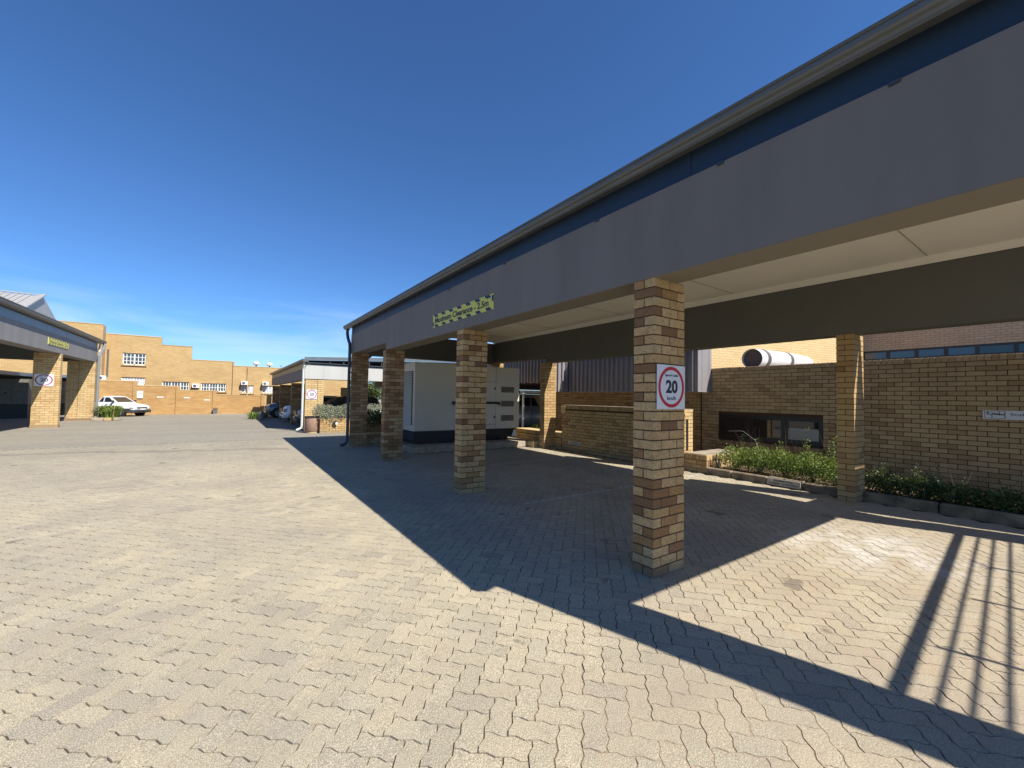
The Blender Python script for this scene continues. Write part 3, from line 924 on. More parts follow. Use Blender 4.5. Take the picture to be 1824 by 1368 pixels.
# sloping sill bricks under the window
s = win[0]-.02
y0, y1 = -.036, .036
sill_mesh = MB().add([(-.055, y0, -.165), (-.055, y1, -.165), (-.055, y1, -.075), (-.055, y0, -.075),
                      (.10, y0, -.165), (.10, y1, -.165), (.10, y1, -.012), (.10, y0, -.012)],
                     [(3,2,1,0),(4,5,6,7),(0,1,5,4),(1,2,6,5),(2,3,7,6),(3,0,4,7)]).mesh('sill_brick', [M['brick_amber']])
while s < win[1]+.02:
    o = bpy.data.objects.new('sill_brick', sill_mesh); COL.objects.link(o); o.parent = bw
    o.location = Vector((XW, s+.04, win[2])) - WORLD_LOC[bw.name]; s += 0.08
MB().box((XW-.045, win[0]-.02, win[2]-.16), (XW+.09, win[1]+.03, win[2]-.09)).build('sill_mortar', M['mortar'], bw)
# window: three lights
wn_ = MB()
y0, y1, z0, z1 = win
fr = 0.05
wn_.box((XW+.02, y0, z0), (XW+.09, y1, z0+fr)).box((XW+.02, y0, z1-fr), (XW+.09, y1, z1))
wn_.box((XW+.02, y0, z0+fr), (XW+.09, y0+fr, z1-fr)).box((XW+.02, y1-fr, z0+fr), (XW+.09, y1, z1-fr))
third = (y1-y0)/3
for k in (1, 2):
    wn_.box((XW+.02, y0+k*third-.025, z0+fr), (XW+.09, y0+k*third+.025, z1-fr))
wf = wn_.build('window', M['black_frame'], bw)
for k in range(3):
    a, c = y0+k*third+.03, y0+(k+1)*third-.03
    if k == 0: a = y0+fr
    if k == 2: c = y1-fr
    s_ = MB(); q = .045
    s_.box((XW+.035, a, z0+fr), (XW+.07, a+q, z1-fr)).box((XW+.035, c-q, z0+fr), (XW+.07, c, z1-fr))
    s_.box((XW+.035, a+q, z0+fr), (XW+.07, c-q, z0+fr+q)).box((XW+.035, a+q, z1-fr-q), (XW+.07, c-q, z1-fr))
    s_.build('sash', M['black_frame'], wf)
    MB().box((XW+.05, a+q, z0+fr+q), (XW+.058, c-q, z1-fr-q)).build('pane', M['glass_dark'], wf)
    if k == 0:
        MB().box((XW+.045, a+q, z0+fr+q), (XW+.049, c-q, z0+fr+q+.26)).build('frosted_film', M['blind'], wf)
MB().box((XW+.6, y0-1, 0), (XW+.62, y1+1, 2.0)).build('inner_blind', M['blind_dark'], wf)
# vertical movement joint
MB().box((XW-.002, 6.172, 0.35), (XW+.012, 6.184, WT-.2)).build('joint', M['black'], bw)
boxes = wall_boxes('y', XW, -1, 6.20, 12.4, 0.0, 1.80, T=0.0852)
MB().box((XW+.008, 6.9, 0), (XW+.2, 12.4, 1.79)).build('wall', M['mortar'], bw)
lay_bricks(boxes, M['brick_amber'], bw, 0)
# flat roof behind the parapet
MB().box((XW+.22, -6, 2.05), (20.49, 9.0, 2.12)).build('roof', M['concrete'], bw)

# staff parking sign
sp = thing('staff_parking_sign', 'long white Staff Parking sign with boxed emblem on the brick wall at right edge', 'sign', (XW-.02, 0.6, 1.31))
MB().box((XW-.03, -0.35, 1.313), (XW-.024, 1.166, 1.460)).build('plate', M['sign_white'], sp)
e_ = MB(); xe = XW-.0315
def line(y0, z0, y1, z1, w=.006):
    d = Vector((0, y1-y0, z1-z0)); n = Vector((0, -d.z, d.y)).normalized()*w/2
    e_.add([(xe, y0+n.y, z0+n.z), (xe, y1+n.y, z1+n.z), (xe, y1-n.y, z1-n.z), (xe, y0-n.y, z0-n.z)], [(0, 1, 2, 3)])
ya, yb, za, zb = 1.145, 0.925, 1.332, 1.447
line(ya, zb, yb, zb); line(yb, zb, yb, za, .010); line(yb, za, ya, za); line(ya, za, ya, zb)
line(1.13, 1.398, .93, 1.388, .012); line(1.06, 1.412, .99, 1.402, .013); line(1.02, 1.40, .93, 1.402, .010)
line(1.11, 1.447, 1.11, 1.40, .010); line(1.14, 1.424, 1.04, 1.424, .005); line(.985, 1.447, .985, 1.375, .008); line(1.065, 1.39, 1.065, 1.332, .009)
e_.build('emblem', M['sign_grey_ink'], sp)
text_on('Staff Parking', 0.06, M['sign_ink'], sp, (xe, 0.62, 1.392), 'x-', width=0.50, height=0.056)

# ================================================================== UPPER BUILDING BEHIND
ub = thing('upper_building', 'two storey brick building rising behind the flat roof, with a high strip of windows', 'building', (20.5, 3.0, 0))
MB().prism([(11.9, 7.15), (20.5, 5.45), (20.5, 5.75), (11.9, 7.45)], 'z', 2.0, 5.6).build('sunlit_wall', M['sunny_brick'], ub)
b = MB()
for (ya, yb, za, zb) in [(-8, 7.6, 2.0, 3.20), (-8, 7.6, 3.565, 7.0), (5.37, 7.6, 3.20, 3.565)]:
    b.box((20.5, ya, za), (20.8, yb, zb))
b.build('wall', M['pink_brick'], ub)
yy = 5.37
edges = [5.37, 4.63, 3.85, 3.10, 2.38, 1.55, 0.8, 0.0, -0.8]
MB().box((20.5, -8, 3.20), (20.56, 5.37, 3.235)).box((20.5, -8, 3.53), (20.56, 5.37, 3.565)).build('window_rail', M['black_frame'], ub)
for i in range(len(edges)-1):
    f_ = MB()
    f_.box((20.5, edges[i]-.05, 3.235), (20.56, edges[i], 3.53)).box((20.5, edges[i+1], 3.235), (20.56, edges[i+1]+.05, 3.53)).box((20.501, edges[i+1]+.04, 3.5), (20.559, edges[i]-.04, 3.529)).box((20.501, edges[i+1]+.04, 3.236), (20.559, edges[i]-.04, 3.26))
    wo = f_.build('window', M['black_frame'], ub)
    MB().box((20.53, edges[i+1]+.05, 3.235), (20.54, edges[i]-.05, 3.53)).build('pane', M['glass_blue'] if i < 4 else M['glass_dark'], wo)

# duct lying on the flat roof
du = thing('duct', 'white round metal duct with two dark bands lying on the flat roof', 'duct', (11.6, 5.4, 2.45))
A_, B_ = Vector((11.62, 5.40, 2.70)), Vector((15.8, 5.56, 2.86))
d_ = (B_-A_)
t_ = MB(); t_.sm = True
t_.tube([A_, A_+d_*.25, A_+d_*.6, A_+d_*.9], [.265, .262, .25, .20], 24, cap=False)
t_.tube([A_+d_*.9, A_+d_*.6, A_+d_*.2, A_+d_*.001], [.19, .235, .245, .252], 24, cap=False)
t_.build('duct_body', M['duct'], du, fixn=False)
MB().tube([A_+d_*.02, A_+d_*.3, A_+d_*.31], [.249, .246, .01], 24, cap=True).build('lining', M['duct_dark'], du)
MB().tube([A_+d_*.9, A_+d_*.96, A_+d_*1.0], [.20, .12, .14], 12).build('crumpled_end', M['duct'], du)
for s_ in (.09, .48):
    t_ = MB(); t_.sm = True
    t_.tube([A_+d_*s_, A_+d_*(s_+.05)], .270 if s_ < .2 else .262, 24, cap=False); t_.build('band', M['duct_band'], du)
MB().box((11.35, 5.55, 2.38), (11.6, 6.1, 2.47)).build('packer', M['brick_column_dark'], du)
MB().box((12.2, 5.2, 2.12), (12.4, 5.7, 2.45)).box((14.2, 5.2, 2.12), (14.4, 5.7, 2.62)).build('support', M['gutter'], du)

# ================================================================== LOW WALLS BY THE BED
lw = thing('low_wall', 'waist high brick wall with a row of upright coping bricks behind the near carport', 'wall', (8.4, 7.4, 0))
ya, yb, H = 5.34, 9.42, 1.335
MB().box((8.408, ya+.008, 0), (8.752, yb-.008, H-.01)).build('wall_core', M['mortar'], lw)
bx_ = wall_boxes('y', 8.4, -1, ya, yb, 0.0, H, T=0.0852, top_soldier=True)
bx_.sort(key=lambda q: (q[1] if 6.7 < q[1] else 50+q[1]))
lay_bricks(bx_, M['brick_amber'], lw, 300)
e1 = wall_boxes('x', ya, -1, 8.43, 8.73, 0.0, H, T=0.0852, depth=.05)
lay_bricks(e1, M['brick_pale'], lw, 60)
MB().box((8.46, ya-.004, 0.42), (8.55, ya+.002, 1.12)).build('slot', M['black'], lw)
MB().box((8.40, ya, H), (8.76, yb, H+.012)).build('coping_mortar', M['concrete'], lw)

l2 = thing('planter_wall', 'knee high brick wall with upright coping bricks where the planting bed starts', 'wall', (8.4, 5.0, 0))
H2 = 0.375
MB().box((8.408, 4.83, 0), (8.80, 5.335, H2-.008)).box((8.80, 4.838, 0), (9.9, 5.0, H2-.008)).build('wall_core', M['mortar_light'], l2)
bx_ = wall_boxes('y', 8.4, -1, 4.82, 5.33, 0.0, H2, T=0.0852, top_soldier=True)
lay_bricks(bx_, M['brick_amber'], l2, 300)
bx_ = wall_boxes('x', 4.83, -1, 8.46, 9.9, 0.0, H2, T=0.0852, top_soldier=True)
lay_bricks(bx_, M['brick_pale'], l2, 300)
MB().box((8.42, 4.85, H2), (9.9, 5.33, H2+.012)).build('coping_mortar', M['concrete'], l2)

l3 = thing('step_wall', 'low brick step wall with a sunlit top beside the far back column', 'wall', (8.4, 10.5, 0))
MB().box((8.408, 9.43, 0), (9.1, 11.9, .46)).build('wall_core', M['mortar'], l3)
lay_bricks(wall_boxes('y', 8.4, -1, 9.43, 11.9, 0.0, 0.46, T=0.0852, top_soldier=True), M['brick_amber'], l3, 300)
MB().box((8.40, 9.43, .462), (9.1, 11.9, .475)).build('coping_mortar', M['brick_pale'], l3)

ws = thing('wall_plate', 'small white reserved parking plate low on the waist high brick wall', 'sign', (8.39, 8.8, .2))
MB().box((8.378, 8.56, .192), (8.386, 9.095, .289)).build('plate', M['sign_worn'], ws)
text_on('RESERVED', 0.05, M['sign_worn_ink'], ws, (8.377, 8.82, .262), 'x-', width=.26, height=.028)
text_on('ALPHA SHIPPING', 0.05, M['sign_worn_ink'], ws, (8.377, 8.82, .218), 'x-', width=.44, height=.028)

# kerb stones along the bed
kb = thing('kerb', 'low weathered concrete kerb stones edging the planting bed', 'kerb', (8.36, 2.4, 0))
ks = [4.80, 4.28, 3.62, 3.02, 2.42, 1.36, 0.55, -0.4, -1.4]
for i in range(len(ks)-1):
    a, c = ks[i+1]+.012, ks[i]-.004
    MB().bbox((8.34+random.uniform(-.01, .01), a, -.02), (8.48, c, .142+random.uniform(-.008, .008)), .014).build('kerb_stone', M['kerb'], kb)
rs = thing('reserved_plate', 'weathered RESERVED ALPHA SHIPPING plate leaning on the kerb below the shrubs', 'sign', (8.32, 3.3, 0))
MB().bbox((8.300, 3.055, .018), (8.322, 3.600, .135), .003).build('plate', M['sign_worn'], rs)
text_on('RESERVED', 0.06, M['sign_worn_ink'], rs, (8.299, 3.33, .105), 'x-', width=.30, height=.032, bold=.001)
text_on('ALPHA SHIPPING', 0.06, M['sign_worn_ink'], rs, (8.299, 3.33, .055), 'x-', width=.49, height=.034, bold=.001)
soil = MB().add([(8.48, -1.5, .085), (10.5, -1.5, .10), (10.5, 4.83, .10), (8.48, 4.83, .085)], [(0, 1, 2, 3)]).build('soil', M['soil'])
tag(soil, kind='structure')
gp = thing('green_post', 'thin green marker post standing at the end of the planting bed', 'post', (8.6, 4.72, 0))
MB().tube([(8.60, 4.72, .08), (8.60, 4.72, .42)], .012, 8).build('post_rod', M['green_post'], gp)

# ================================================================== CLADDING BOX AND SHED BEHIND
cl = thing('ribbed_cladding', 'purple grey ribbed metal cladding box hanging above the brick wall behind the carport', 'cladding', (9.87, 8.0, 1.78))
def ribbed(pts, z0, z1, name, pitch=.19, d=.055, mat='cladding'):
    """vertical ribbed sheet following a straight run p->q; ribs stand out to the left of the direction"""
    p, q = Vector(pts[0]), Vector(pts[1])
    L = (q-p).length; t = (q-p).normalized(); n = Vector((-t.y, t.x))
    path = []; s = 0
    while s < L:
        for (ds, o_) in ((0, 0), (.10, 0), (.115, d), (.175, d)):
            if s+ds <= L: path.append(p + t*(s+ds) + n*o_)
        s += pitch
    path.append(q)
    vs = []; fs = []
    for w_ in path: vs += [(w_.x, w_.y, z0), (w_.x, w_.y, z1)]
    for i in range(len(path)-1): fs.append((2*i, 2*i+2, 2*i+3, 2*i+1))
    return MB().add(vs, fs).build(name, M[mat], cl, fixn=False)
ribbed([(10.5, 5.90), (9.87, 5.90)], 1.775, 3.05, 'end_sheet', pitch=.33, d=-.012)
ribbed([(9.87, 5.90), (9.87, 10.7)], 1.775, 3.05, 'side_sheet')
ribbed([(9.87, 10.7), (9.2, 10.7)], 1.775, 3.05, 'return_sheet')
ribbed([(9.2, 10.7), (9.2, 16)], 2.10, 3.05, 'far_sheet')
MB().box((9.84, 5.88, 1.765), (10.49, 10.72, 1.775)).box((9.845, 5.885, 1.775), (9.87, 10.7, 1.80)).build('trim', M['cladding_trim'], cl)
b = MB()
for k in range(56):
    b.box((9.2, 10.75+k*.2, 2.06 + .03*(k % 2)), (21.0, 10.93+k*.2, 2.10+.03*(k % 2)))
b.build('ribbed_soffit', M['red_soffit'], cl)

aw = thing('canopy_frame', 'white steel goal-post frame of a low canopy beyond the generator', 'canopy', (9.2, 12.5, 0))
MB().box((9.18, 12.47, 0), (9.235, 12.53, 1.80)).build('post', M['white_metal'], aw)
MB().box((9.10, 12.46, 1.735), (12.2, 12.54, 1.81)).build('rail', M['white_metal'], aw)
b = MB()
for k in range(40):
    b.box((9.12, 12.56+k*.2, 1.78 + .03*(k % 2)), (21.0, 12.74+k*.2, 1.80+.03*(k % 2)))
b.build('roof_sheet', M['red_soffit'], aw)
ms = thing('shed_wall', 'dim brick wall closing the low canopy behind the silver pickup', 'wall', (13, 17.5, 0))
MB().box((9.3, 20.4, 0), (22, 20.5, 1.77)).build('wall_face', M['far_brick'], ms)
pr = thing('brick_pier', 'dark brick pier under the low canopy beside the pickup', 'pier', (11.8, 13.3, 0))
brick_column(pr, 11.75, 13.2, 3, 20, M['brick_column_dark'], M['mortar'], individual=0)
lt = thing('meter_box', 'tan meter box on the end of the waist high brick wall', 'box', (8.39, 9.3, 1.0))
MB().bbox((8.372, 9.24, 1.10), (8.398, 9.43, 1.31), .004).build('cover', M['brick_pale'], lt)

# ================================================================== GENERATOR
ge = thing('generator', 'large cream enclosed generator with side louvre, black base and locking bars', 'generator', (6.1, 11.5, 0))
GX0, GX1, GY0, GY1 = 4.32, 7.94, 11.0, 12.55
MB().bbox((GX0, GY0, 0.55), (GX1, GY1, 2.505), .012).build('housing', M['cabinet'], ge)
MB().box((GX0+.01, GY0+.01, 0.30), (GX1-.12, GY1-.01, 0.549)).build('base_frame', M['black'], ge)
MB().box((GX0+.06, GY0+.06, 0.235), (GX1-.4, GY1-.06, 0.299)).build('skid', M['black'], ge)
MB().box((GX0-.003, GY0+.02, 0.30), (GX0+.009, GY1-.02, 0.549)).build('base_side', M['navy'], ge)
# louvre on the -x side
lvp = MB().box((GX0-.010, GY0+.12, 0.72), (GX0-.002, GY1-.12, 2.25)).build('louvre', M['cabinet_line'], ge)
nb = 26
for k in range(nb):
    z = 0.735 + k*(1.51/nb)
    v = [(GX0-.045, GY0+.14, z), (GX0-.045, GY1-.14, z), (GX0-.012, GY1-.14, z+.042), (GX0-.012, GY0+.14, z+.042),
         (GX0-.040, GY0+.14, z-.006), (GX0-.040, GY1-.14, z-.006), (GX0-.012, GY1-.14, z+.030), (GX0-.012, GY0+.14, z+.030)]
    MB().add(v, [(0,1,2,3),(7,6,5,4),(0,4,5,1),(1,5,6,2),(2,6,7,3),(3,7,4,0)]).build('slat', M['cabinet'], lvp)
# doors: seams given as raised panels with gaps
D0, D1 = 5.62, 7.02
for (a, c) in ((D0, (D0+D1)/2), ((D0+D1)/2, D1)):
    dr = MB().bbox((a+.006, GY0-.010, 0.70), (c-.006, GY0-.001, 2.02), .003).build('door', M['cabinet'], ge)
    hx = a+.03 if a == D0 else c-.03
    for z in (0.92, 1.82):
        MB().bbox((hx-.04, GY0-.035, z-.035), (hx+.0, GY0-.011, z+.035), .004).box((hx, GY0-.028, z-.012), (hx+(.10 if a == D0 else -.0), GY0-.015, z+.012)).build('latch', M['black'], dr)
for x in (D0, D1):
    MB().box((x-.004, GY0-.003, 0.56), (x+.004, GY0-.0005, 2.50)).build('seam', M['cabinet_line'], ge)
MB().box((D0+.006, GY0-.003, 2.024), (D1-.006, GY0-.0005, 2.032)).build('seam', M['cabinet_line'], ge)
MB().box((D0+.006, GY0-.003, 0.688), (D1-.006, GY0-.0005, 0.696)).build('seam', M['cabinet_line'], ge)
MB().bbox((D0-.16, GY0-.085, 1.335), (D1+.12, GY0-.045, 1.400), .006).build('locking_bar', M['black'], ge)
for x in (D0-.12, D1+.07):
    MB().box((x, GY0-.045, 1.30), (x+.06, GY0-.001, 1.38)).build('bracket', M['gutter_dark'], ge)
    MB().bbox((x+.005, GY0-.095, 1.27), (x+.05, GY0-.086, 1.33), .003).build('padlock', M['chrome'], ge)
for z in (0.79, 1.25, 1.70):
    v = MB().box((7.22, GY0-.004, z), (7.72, GY0-.0008, z+.185)).build('vent', M['vent_back'], ge)
    for k in range(14):
        MB().box((7.232+k*.0352, GY0-.012, z+.006), (7.245+k*.0352, GY0-.005, z+.179)).build('grille_bar', M['cabinet_dim'], v)
MB().prism([(GX1-.30, .30), (GX1-.12, .30), (GX1-.15, .50), (GX1-.22, .50)], 'y', GY0-.03, GY0-.01).build('gusset', M['white_metal'], ge)

pl = thing('generator_plinth', 'cracked concrete slab that the cream generator stands on', 'plinth', (6, 11.4, 0))
b = MB().bbox((4.06, 10.38, 0), (8.05, 12.9, .185), .02).build('slab', M['concrete'], pl)
MB().bbox((7.85, 10.10, 0), (8.42, 10.42, .19), .015).build('end_block', M['brick_pale'], pl)
gk = MB().box((4.4, 11.05, .186), (7.5, 12.5, .236)).build('bearer', M['black'], pl)

# ================================================================== PLANTERS AND BUSHES
def leaf_cloud(centers, n, size, mat, parent, name='foliage', up=0.3, blade=2.2, squash=1.0):
    """many folded leaves scattered through ellipsoids; centers: (x,y,z,rx,ry,rz)"""
    vs = []; fs = []; rv = []
    tot = sum(c[3]*c[4]*c[5] for c in centers)
    for c in centers:
        k = int(n*c[3]*c[4]*c[5]/tot)
        for _ in range(k):
            d = Vector((random.gauss(0, 1), random.gauss(0, 1), random.gauss(0, 1))).normalized()
            r = random.random()**0.42
            p = Vector((c[0]+d.x*r*c[3], c[1]+d.y*r*c[4], c[2]+d.z*r*c[5]))
            if p.z < 0.02: continue
            a = Vector((random.gauss(0, 1), random.gauss(0, 1), random.gauss(up, 0.7))).normalized()
            a = (a + d*0.6).normalized()
            b_ = a.orthogonal().normalized()
            b_.rotate(Matrix.Rotation(random.random()*6.28, 3, a))
            nrm = a.cross(b_)
            L = size*random.uniform(.6, 1.3)*blade/2; W = size*random.uniform(.7, 1.1)/2
            i = len(vs)
            vs += [p, p+a*L*.5+b_*W+nrm*W*.3, p+a*L, p+a*L*.5-b_*W+nrm*W*.3]
            fs += [(i, i+1, i+2), (i, i+2, i+3)]
            q = random.random(); rv += [q, q]
    me = bpy.data.meshes.new(name); me.from_pydata([tuple(v) for v in vs], [], fs); me.materials.append(mat); set_rnd(me, rv)
    o = bpy.data.objects.new(name, me); COL.objects.link(o); o.parent = parent
    o.location = -WORLD_LOC.get(parent.name, Vector((0, 0, 0)))
    return o

def stems(x, y, z, tips, r, parent, mat='stem'):
    b = MB()
    for (tx, ty, tz) in tips:
        mid = ((x+tx)/2+random.uniform(-.03, .03), (y+ty)/2+random.uniform(-.03, .03), (z+tz)/2+.04)
        b.tube([(x+random.uniform(-.05, .05), y+random.uniform(-.05, .05), z), mid, (tx, ty, tz)], [r, r*.7, r*.25], 5)
    return b.build('stem', M[mat], parent)

def shrub(x, y, w, h, label, mat='leaf', n=1500, size=.035, group=None, spikes=9):
    t = thing('shrub', label, 'shrub', (x, y, 0.08), group=group)
    cs_ = [(x, y, .10+h*.30, w*.5, w*.55, h*.34)]
    tips = []
    for k in range(spikes):
        a = random.uniform(0, 6.28); r = random.uniform(.1, .5)*w
        px, py = x+math.cos(a)*r*.9, y+math.sin(a)*r
        hz = h*random.uniform(.35, 1.12)*(1-.35*r/(w*.5)*.6)
        cs_.append((px, py, .08+hz*.62, w*.13, w*.13, hz*.36))
        cs_.append((px+random.uniform(-.08, .08), py+random.uniform(-.08, .08), .08+hz*random.uniform(.85, 1.1), w*.05, w*.05, hz*.2))
        tips.append((px+random.uniform(-.06, .06), py+random.uniform(-.06, .06), .08+hz*1.08))
    leaf_cloud(cs_, n, size, M[mat], t)
    stems(x, y, .08, tips, .006, t)
    stems(x, y, .08, [(x+random.gauss(0, w*.3), y+random.gauss(0, w*.35), .08+h*random.uniform(.7, 1.25)) for _ in range(7)], .004, t, 'bark')
    return t
lab_sun = ['sunlit leafy shrub nearest the green post at the end of the bed',
           'sunlit shrub with a long bare arching shoot below the black strip window',
           'tall sunlit shrub in the middle of the bed below the black strip window',
           'sunlit shrub with pointed crown behind the reserved plate on the kerb',
           'bushy shrub spilling over the kerb beside the nearest back column']
for k, (y, x, w, h) in enumerate([(4.42, 8.85, .62, .80), (3.98, 8.90, .66, .86), (3.52, 8.92, .66, .80), (3.08, 8.85, .64, .84), (2.66, 8.72, .62, .78)]):
    s_ = shrub(x, y, w, h, lab_sun[k], 'leaf', 1600, .034, 'shrubs in the bed along the brick wall', 9)
    if k == 1:
        MB().tube([(8.9, 3.95, .4), (8.95, 4.1, .75), (8.95, 4.35, .92), (8.9, 4.62, .90)], [.003, .0025, .002, .001], 5).build('arching_shoot', M['pipe_pale'], s_)
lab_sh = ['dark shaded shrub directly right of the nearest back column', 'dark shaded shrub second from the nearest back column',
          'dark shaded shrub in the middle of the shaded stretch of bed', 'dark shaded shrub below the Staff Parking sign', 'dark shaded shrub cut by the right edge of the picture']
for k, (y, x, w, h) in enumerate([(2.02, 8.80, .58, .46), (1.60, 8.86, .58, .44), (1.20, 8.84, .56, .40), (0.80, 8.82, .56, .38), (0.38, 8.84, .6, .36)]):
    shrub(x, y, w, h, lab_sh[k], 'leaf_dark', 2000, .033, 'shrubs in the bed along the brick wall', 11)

def planter(name, label, x0, x1, y0, y1, H, mat, ind=0):
    t = thing(name, label, 'planter', ((x0+x1)/2, (y0+y1)/2, 0))
    MB().box((x0+.008, y0+.008, 0), (x1, y1, H-.03)).build('planter_core', M['mortar_light'] if mat == 'brick_pale' else M['mortar'], t)
    lay_bricks(wall_boxes('x', y0, -1, x0, x1, 0, H, T=0.0852) + wall_boxes('y', x0, -1, y0+.01, y1, 0, H, T=0.0852), M[mat], t, ind)
    return t
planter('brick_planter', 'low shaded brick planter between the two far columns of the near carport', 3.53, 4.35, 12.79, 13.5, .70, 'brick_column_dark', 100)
pa = planter('brick_planter', 'sunlit brick planter with a wall lamp at the corner of the middle carport', 3.09, 7.2, 17.74, 18.6, .64, 'brick_amber', 300)

def bush(x0, x1, y0, y1, z, h, label, mat, n, size):
    t = thing('bush', label, 'bush', ((x0+x1)/2, (y0+y1)/2, z))
    cs_ = []
    k = max(2, int((x1-x0)/.35))
    for i in range(k):
        x = x0+(i+.5)*(x1-x0)/k
        cs_.append((x, (y0+y1)/2+random.uniform(-.1, .1), z+h*.45, (x1-x0)/k*.85, (y1-y0)*.5, h*.5*random.uniform(.7, 1.2)))
        cs_.append((x+random.uniform(-.1, .1), y0-.02, z+h*.15, (x1-x0)/k*.5, .14, h*.35*random.uniform(.7, 1.5)))
    leaf_cloud(cs_, n, size, M[mat], t, up=.1)
    stems((x0+x1)/2, (y0+y1)/2, z-.1, [(c[0], c[1], c[2]+.1) for c in cs_], .012, t)
    return t
bush(2.95, 7.2, 17.75, 18.5, .58, .60, 'silvery grey bush spilling over the sunlit brick planter', 'leaf_silver', 20000, .036)
bush(3.45, 4.30, 12.75, 13.4, .66, .42, 'dark green bush hanging over the shaded brick planter', 'leaf_dark', 2200, .05)
wlamp = thing('wall_lamp', 'black and white bulkhead lamp on the sunlit brick planter', 'lamp', (3.66, 17.7, .40))
MB().tube([(3.64, 17.735, .41), (3.64, 17.64, .41)], [.07, .085], 14).build('hood', M['black'], wlamp)
MB().tube([(3.68, 17.66, .40), (3.68, 17.60, .38)], [.05, .055], 14).build('lens', M['white'], wlamp)

bn = thing('litter_bin', 'brown pebble concrete litter bin with black rim at the foot of the middle carport', 'bin', (2.86, 18.12, 0))
t_ = MB(); t_.sm = True
t_.lathe([(0, .06), (.235, .06), (.27, .10), (.275, .56), (.265, .60), (.20, .60), (.19, .3), (0, .3)], (2.86, 18.12, 0), 28); t_.build('drum', M['bin'], bn)
t_ = MB(); t_.lathe([(0, 0), (.235, 0), (.235, .06), (0, .06)], (2.86, 18.12, 0), 28).build('foot', M['brick_pale'], bn)
t_ = MB(); t_.lathe([(.20, .61), (.285, .61), (.285, .665), (.20, .665), (.20, .61)], (2.86, 18.12, 0), 28).build('rim', M['black'], bn)

# ================================================================== MIDDLE CARPORT
c2 = thing('carport', 'middle carport with pale grey end beam and cars parked nose out under it', 'carport', (2.7, 19, 0))
X0, Y0 = 2.70, 19.0
brick_column(c2, X0, Y0, 3, 25, M['brick_pale'], M['mortar_light'], k=1.03, individual=160)
MB().box((3.165, 18.992, 0.0), (3.172, 18.999, 2.17)).build('movement_joint', M['black'], c2)
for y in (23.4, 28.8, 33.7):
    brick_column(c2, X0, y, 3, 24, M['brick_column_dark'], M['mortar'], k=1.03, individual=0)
for y in (19.05, 23.4, 28.8, 33.7):
    brick_column(c2, 7.3, y, 2, 24, M['brick_pale'], M['mortar_light'], k=1.03, individual=0)
MB().box((2.66, 18.97, 2.19), (3.39, 19.25, 2.80)).box((3.395, 18.972, 2.19), (10.2, 19.25, 2.80)).build('end_beam', M['beam_pale'], c2)
MB().box((2.662, 19.252, 2.15), (2.95, 34.2, 2.62)).build('front_beam', M['beam'], c2)
MB().box((2.67, 19.0, 2.63), (2.9, 34.2, 2.86)).build('flashing_sheet', M['brick_pale'], c2)  # tan colour stands in for sunlit tones reflected in the flashing
MB().prism([(2.75, 3.0), (2.53, 3.0), (2.52, 2.98), (2.54, 2.92), (2.60, 2.88), (2.75, 2.88)], 'y', 18.75, 34.5).build('gutter', M['gutter'], c2)
b = MB()
for k in range(2, 80):
    b.prism([(2.7, 2.94), (10.4, 3.30), (10.4, 3.32+.02*(k % 2)), (2.7, 2.96+.02*(k % 2))], 'y', 18.5+k*.2, 18.7+k*.2)
b.build('roof_sheet', M['roof_sheet'], c2)
MB().prism([(2.62, 2.84), (10.4, 2.84), (10.4, 2.88), (2.62, 2.88)], 'y', 18.90, 18.965).build('gap_shade_strip', M['gutter_dark'], c2)  # dark strip added to stand in for the shaded gap under the roof
MB().prism([(2.62, 2.97), (10.4, 3.335), (10.4, 3.50), (2.62, 3.09)], 'y', 18.86, 18.895).build('verge_flashing', M['roof_verge'], c2)
for k in range(12):
    MB().box((3.6+k*.55, 18.92, 2.885), (3.64+k*.55, 18.96, 3.0+.045*k*.5)).build('roof_strut', M['gutter_dark'], c2)
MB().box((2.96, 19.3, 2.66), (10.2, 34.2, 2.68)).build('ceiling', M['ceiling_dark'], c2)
MB().box((10.0, 19.3, 2.2), (10.2, 34.2, 2.8)).build('back_beam', M['beam_inner'], c2)
d2 = thing('downpipe', 'pale grey downpipe with a kinked foot on the near corner of the middle carport', 'downpipe', (2.6, 18.9, 0))
MB().tube([(2.62, 18.9, 2.88), (2.62, 18.9, 2.72), (2.60, 18.95, 2.60), (2.60, 18.95, .20)], .045, 10).build('pipe', M['pipe_pale'], d2)
MB().tube([(2.60, 18.95, .22), (2.58, 18.94, .14), (2.40, 18.9, .06)], .047, 10).build('shoe', M['pipe_pale'], d2)
speed_sign('speed_limit_sign', 'faded round 20 speed sign on the sunlit column of the middle carport', 2.745, 3.15, 1.335, 1.74, 18.985, M['sign_purple'], M['sign_grey_ink'])

# ================================================================== LEFT CARPORT
c3 = thing('carport', 'left carport with grey beam, navy flashing and sunlit yellow brick piers', 'carport', (-6, 27, 0))
KL = 1.118
brick_column(c3, -6.44, 24.62, 3, 32, M['brick_pale'], M['mortar_light'], k=KL, individual=192, z0=.02)
MB().box((-6.45, 24.60, 0), (-5.66, 24.90, .10)).build('base_course', M['brick_column_dark'], c3)
brick_column(c3, -6.68, 30.0, 4, 32, M['brick_pale'], M['mortar_light'], k=KL, individual=106, z0=.02)
MB().box((-6.70, 29.985, 0), (-5.60, 30.30, .12)).build('base_course', M['brick_column_dark'], c3)
MB().box((-6.25, 29.99, .2), (-6.24, 29.999, 3.04)).build('movement_joint', M['mortar'], c3)
MB().box((-6.20, 14, 3.06), (-5.68, 30.45, 3.775)).build('front_beam', M['beam_left'], c3)
seams = [14, 18.5, 22, 25.3, 28.2, 30.47]
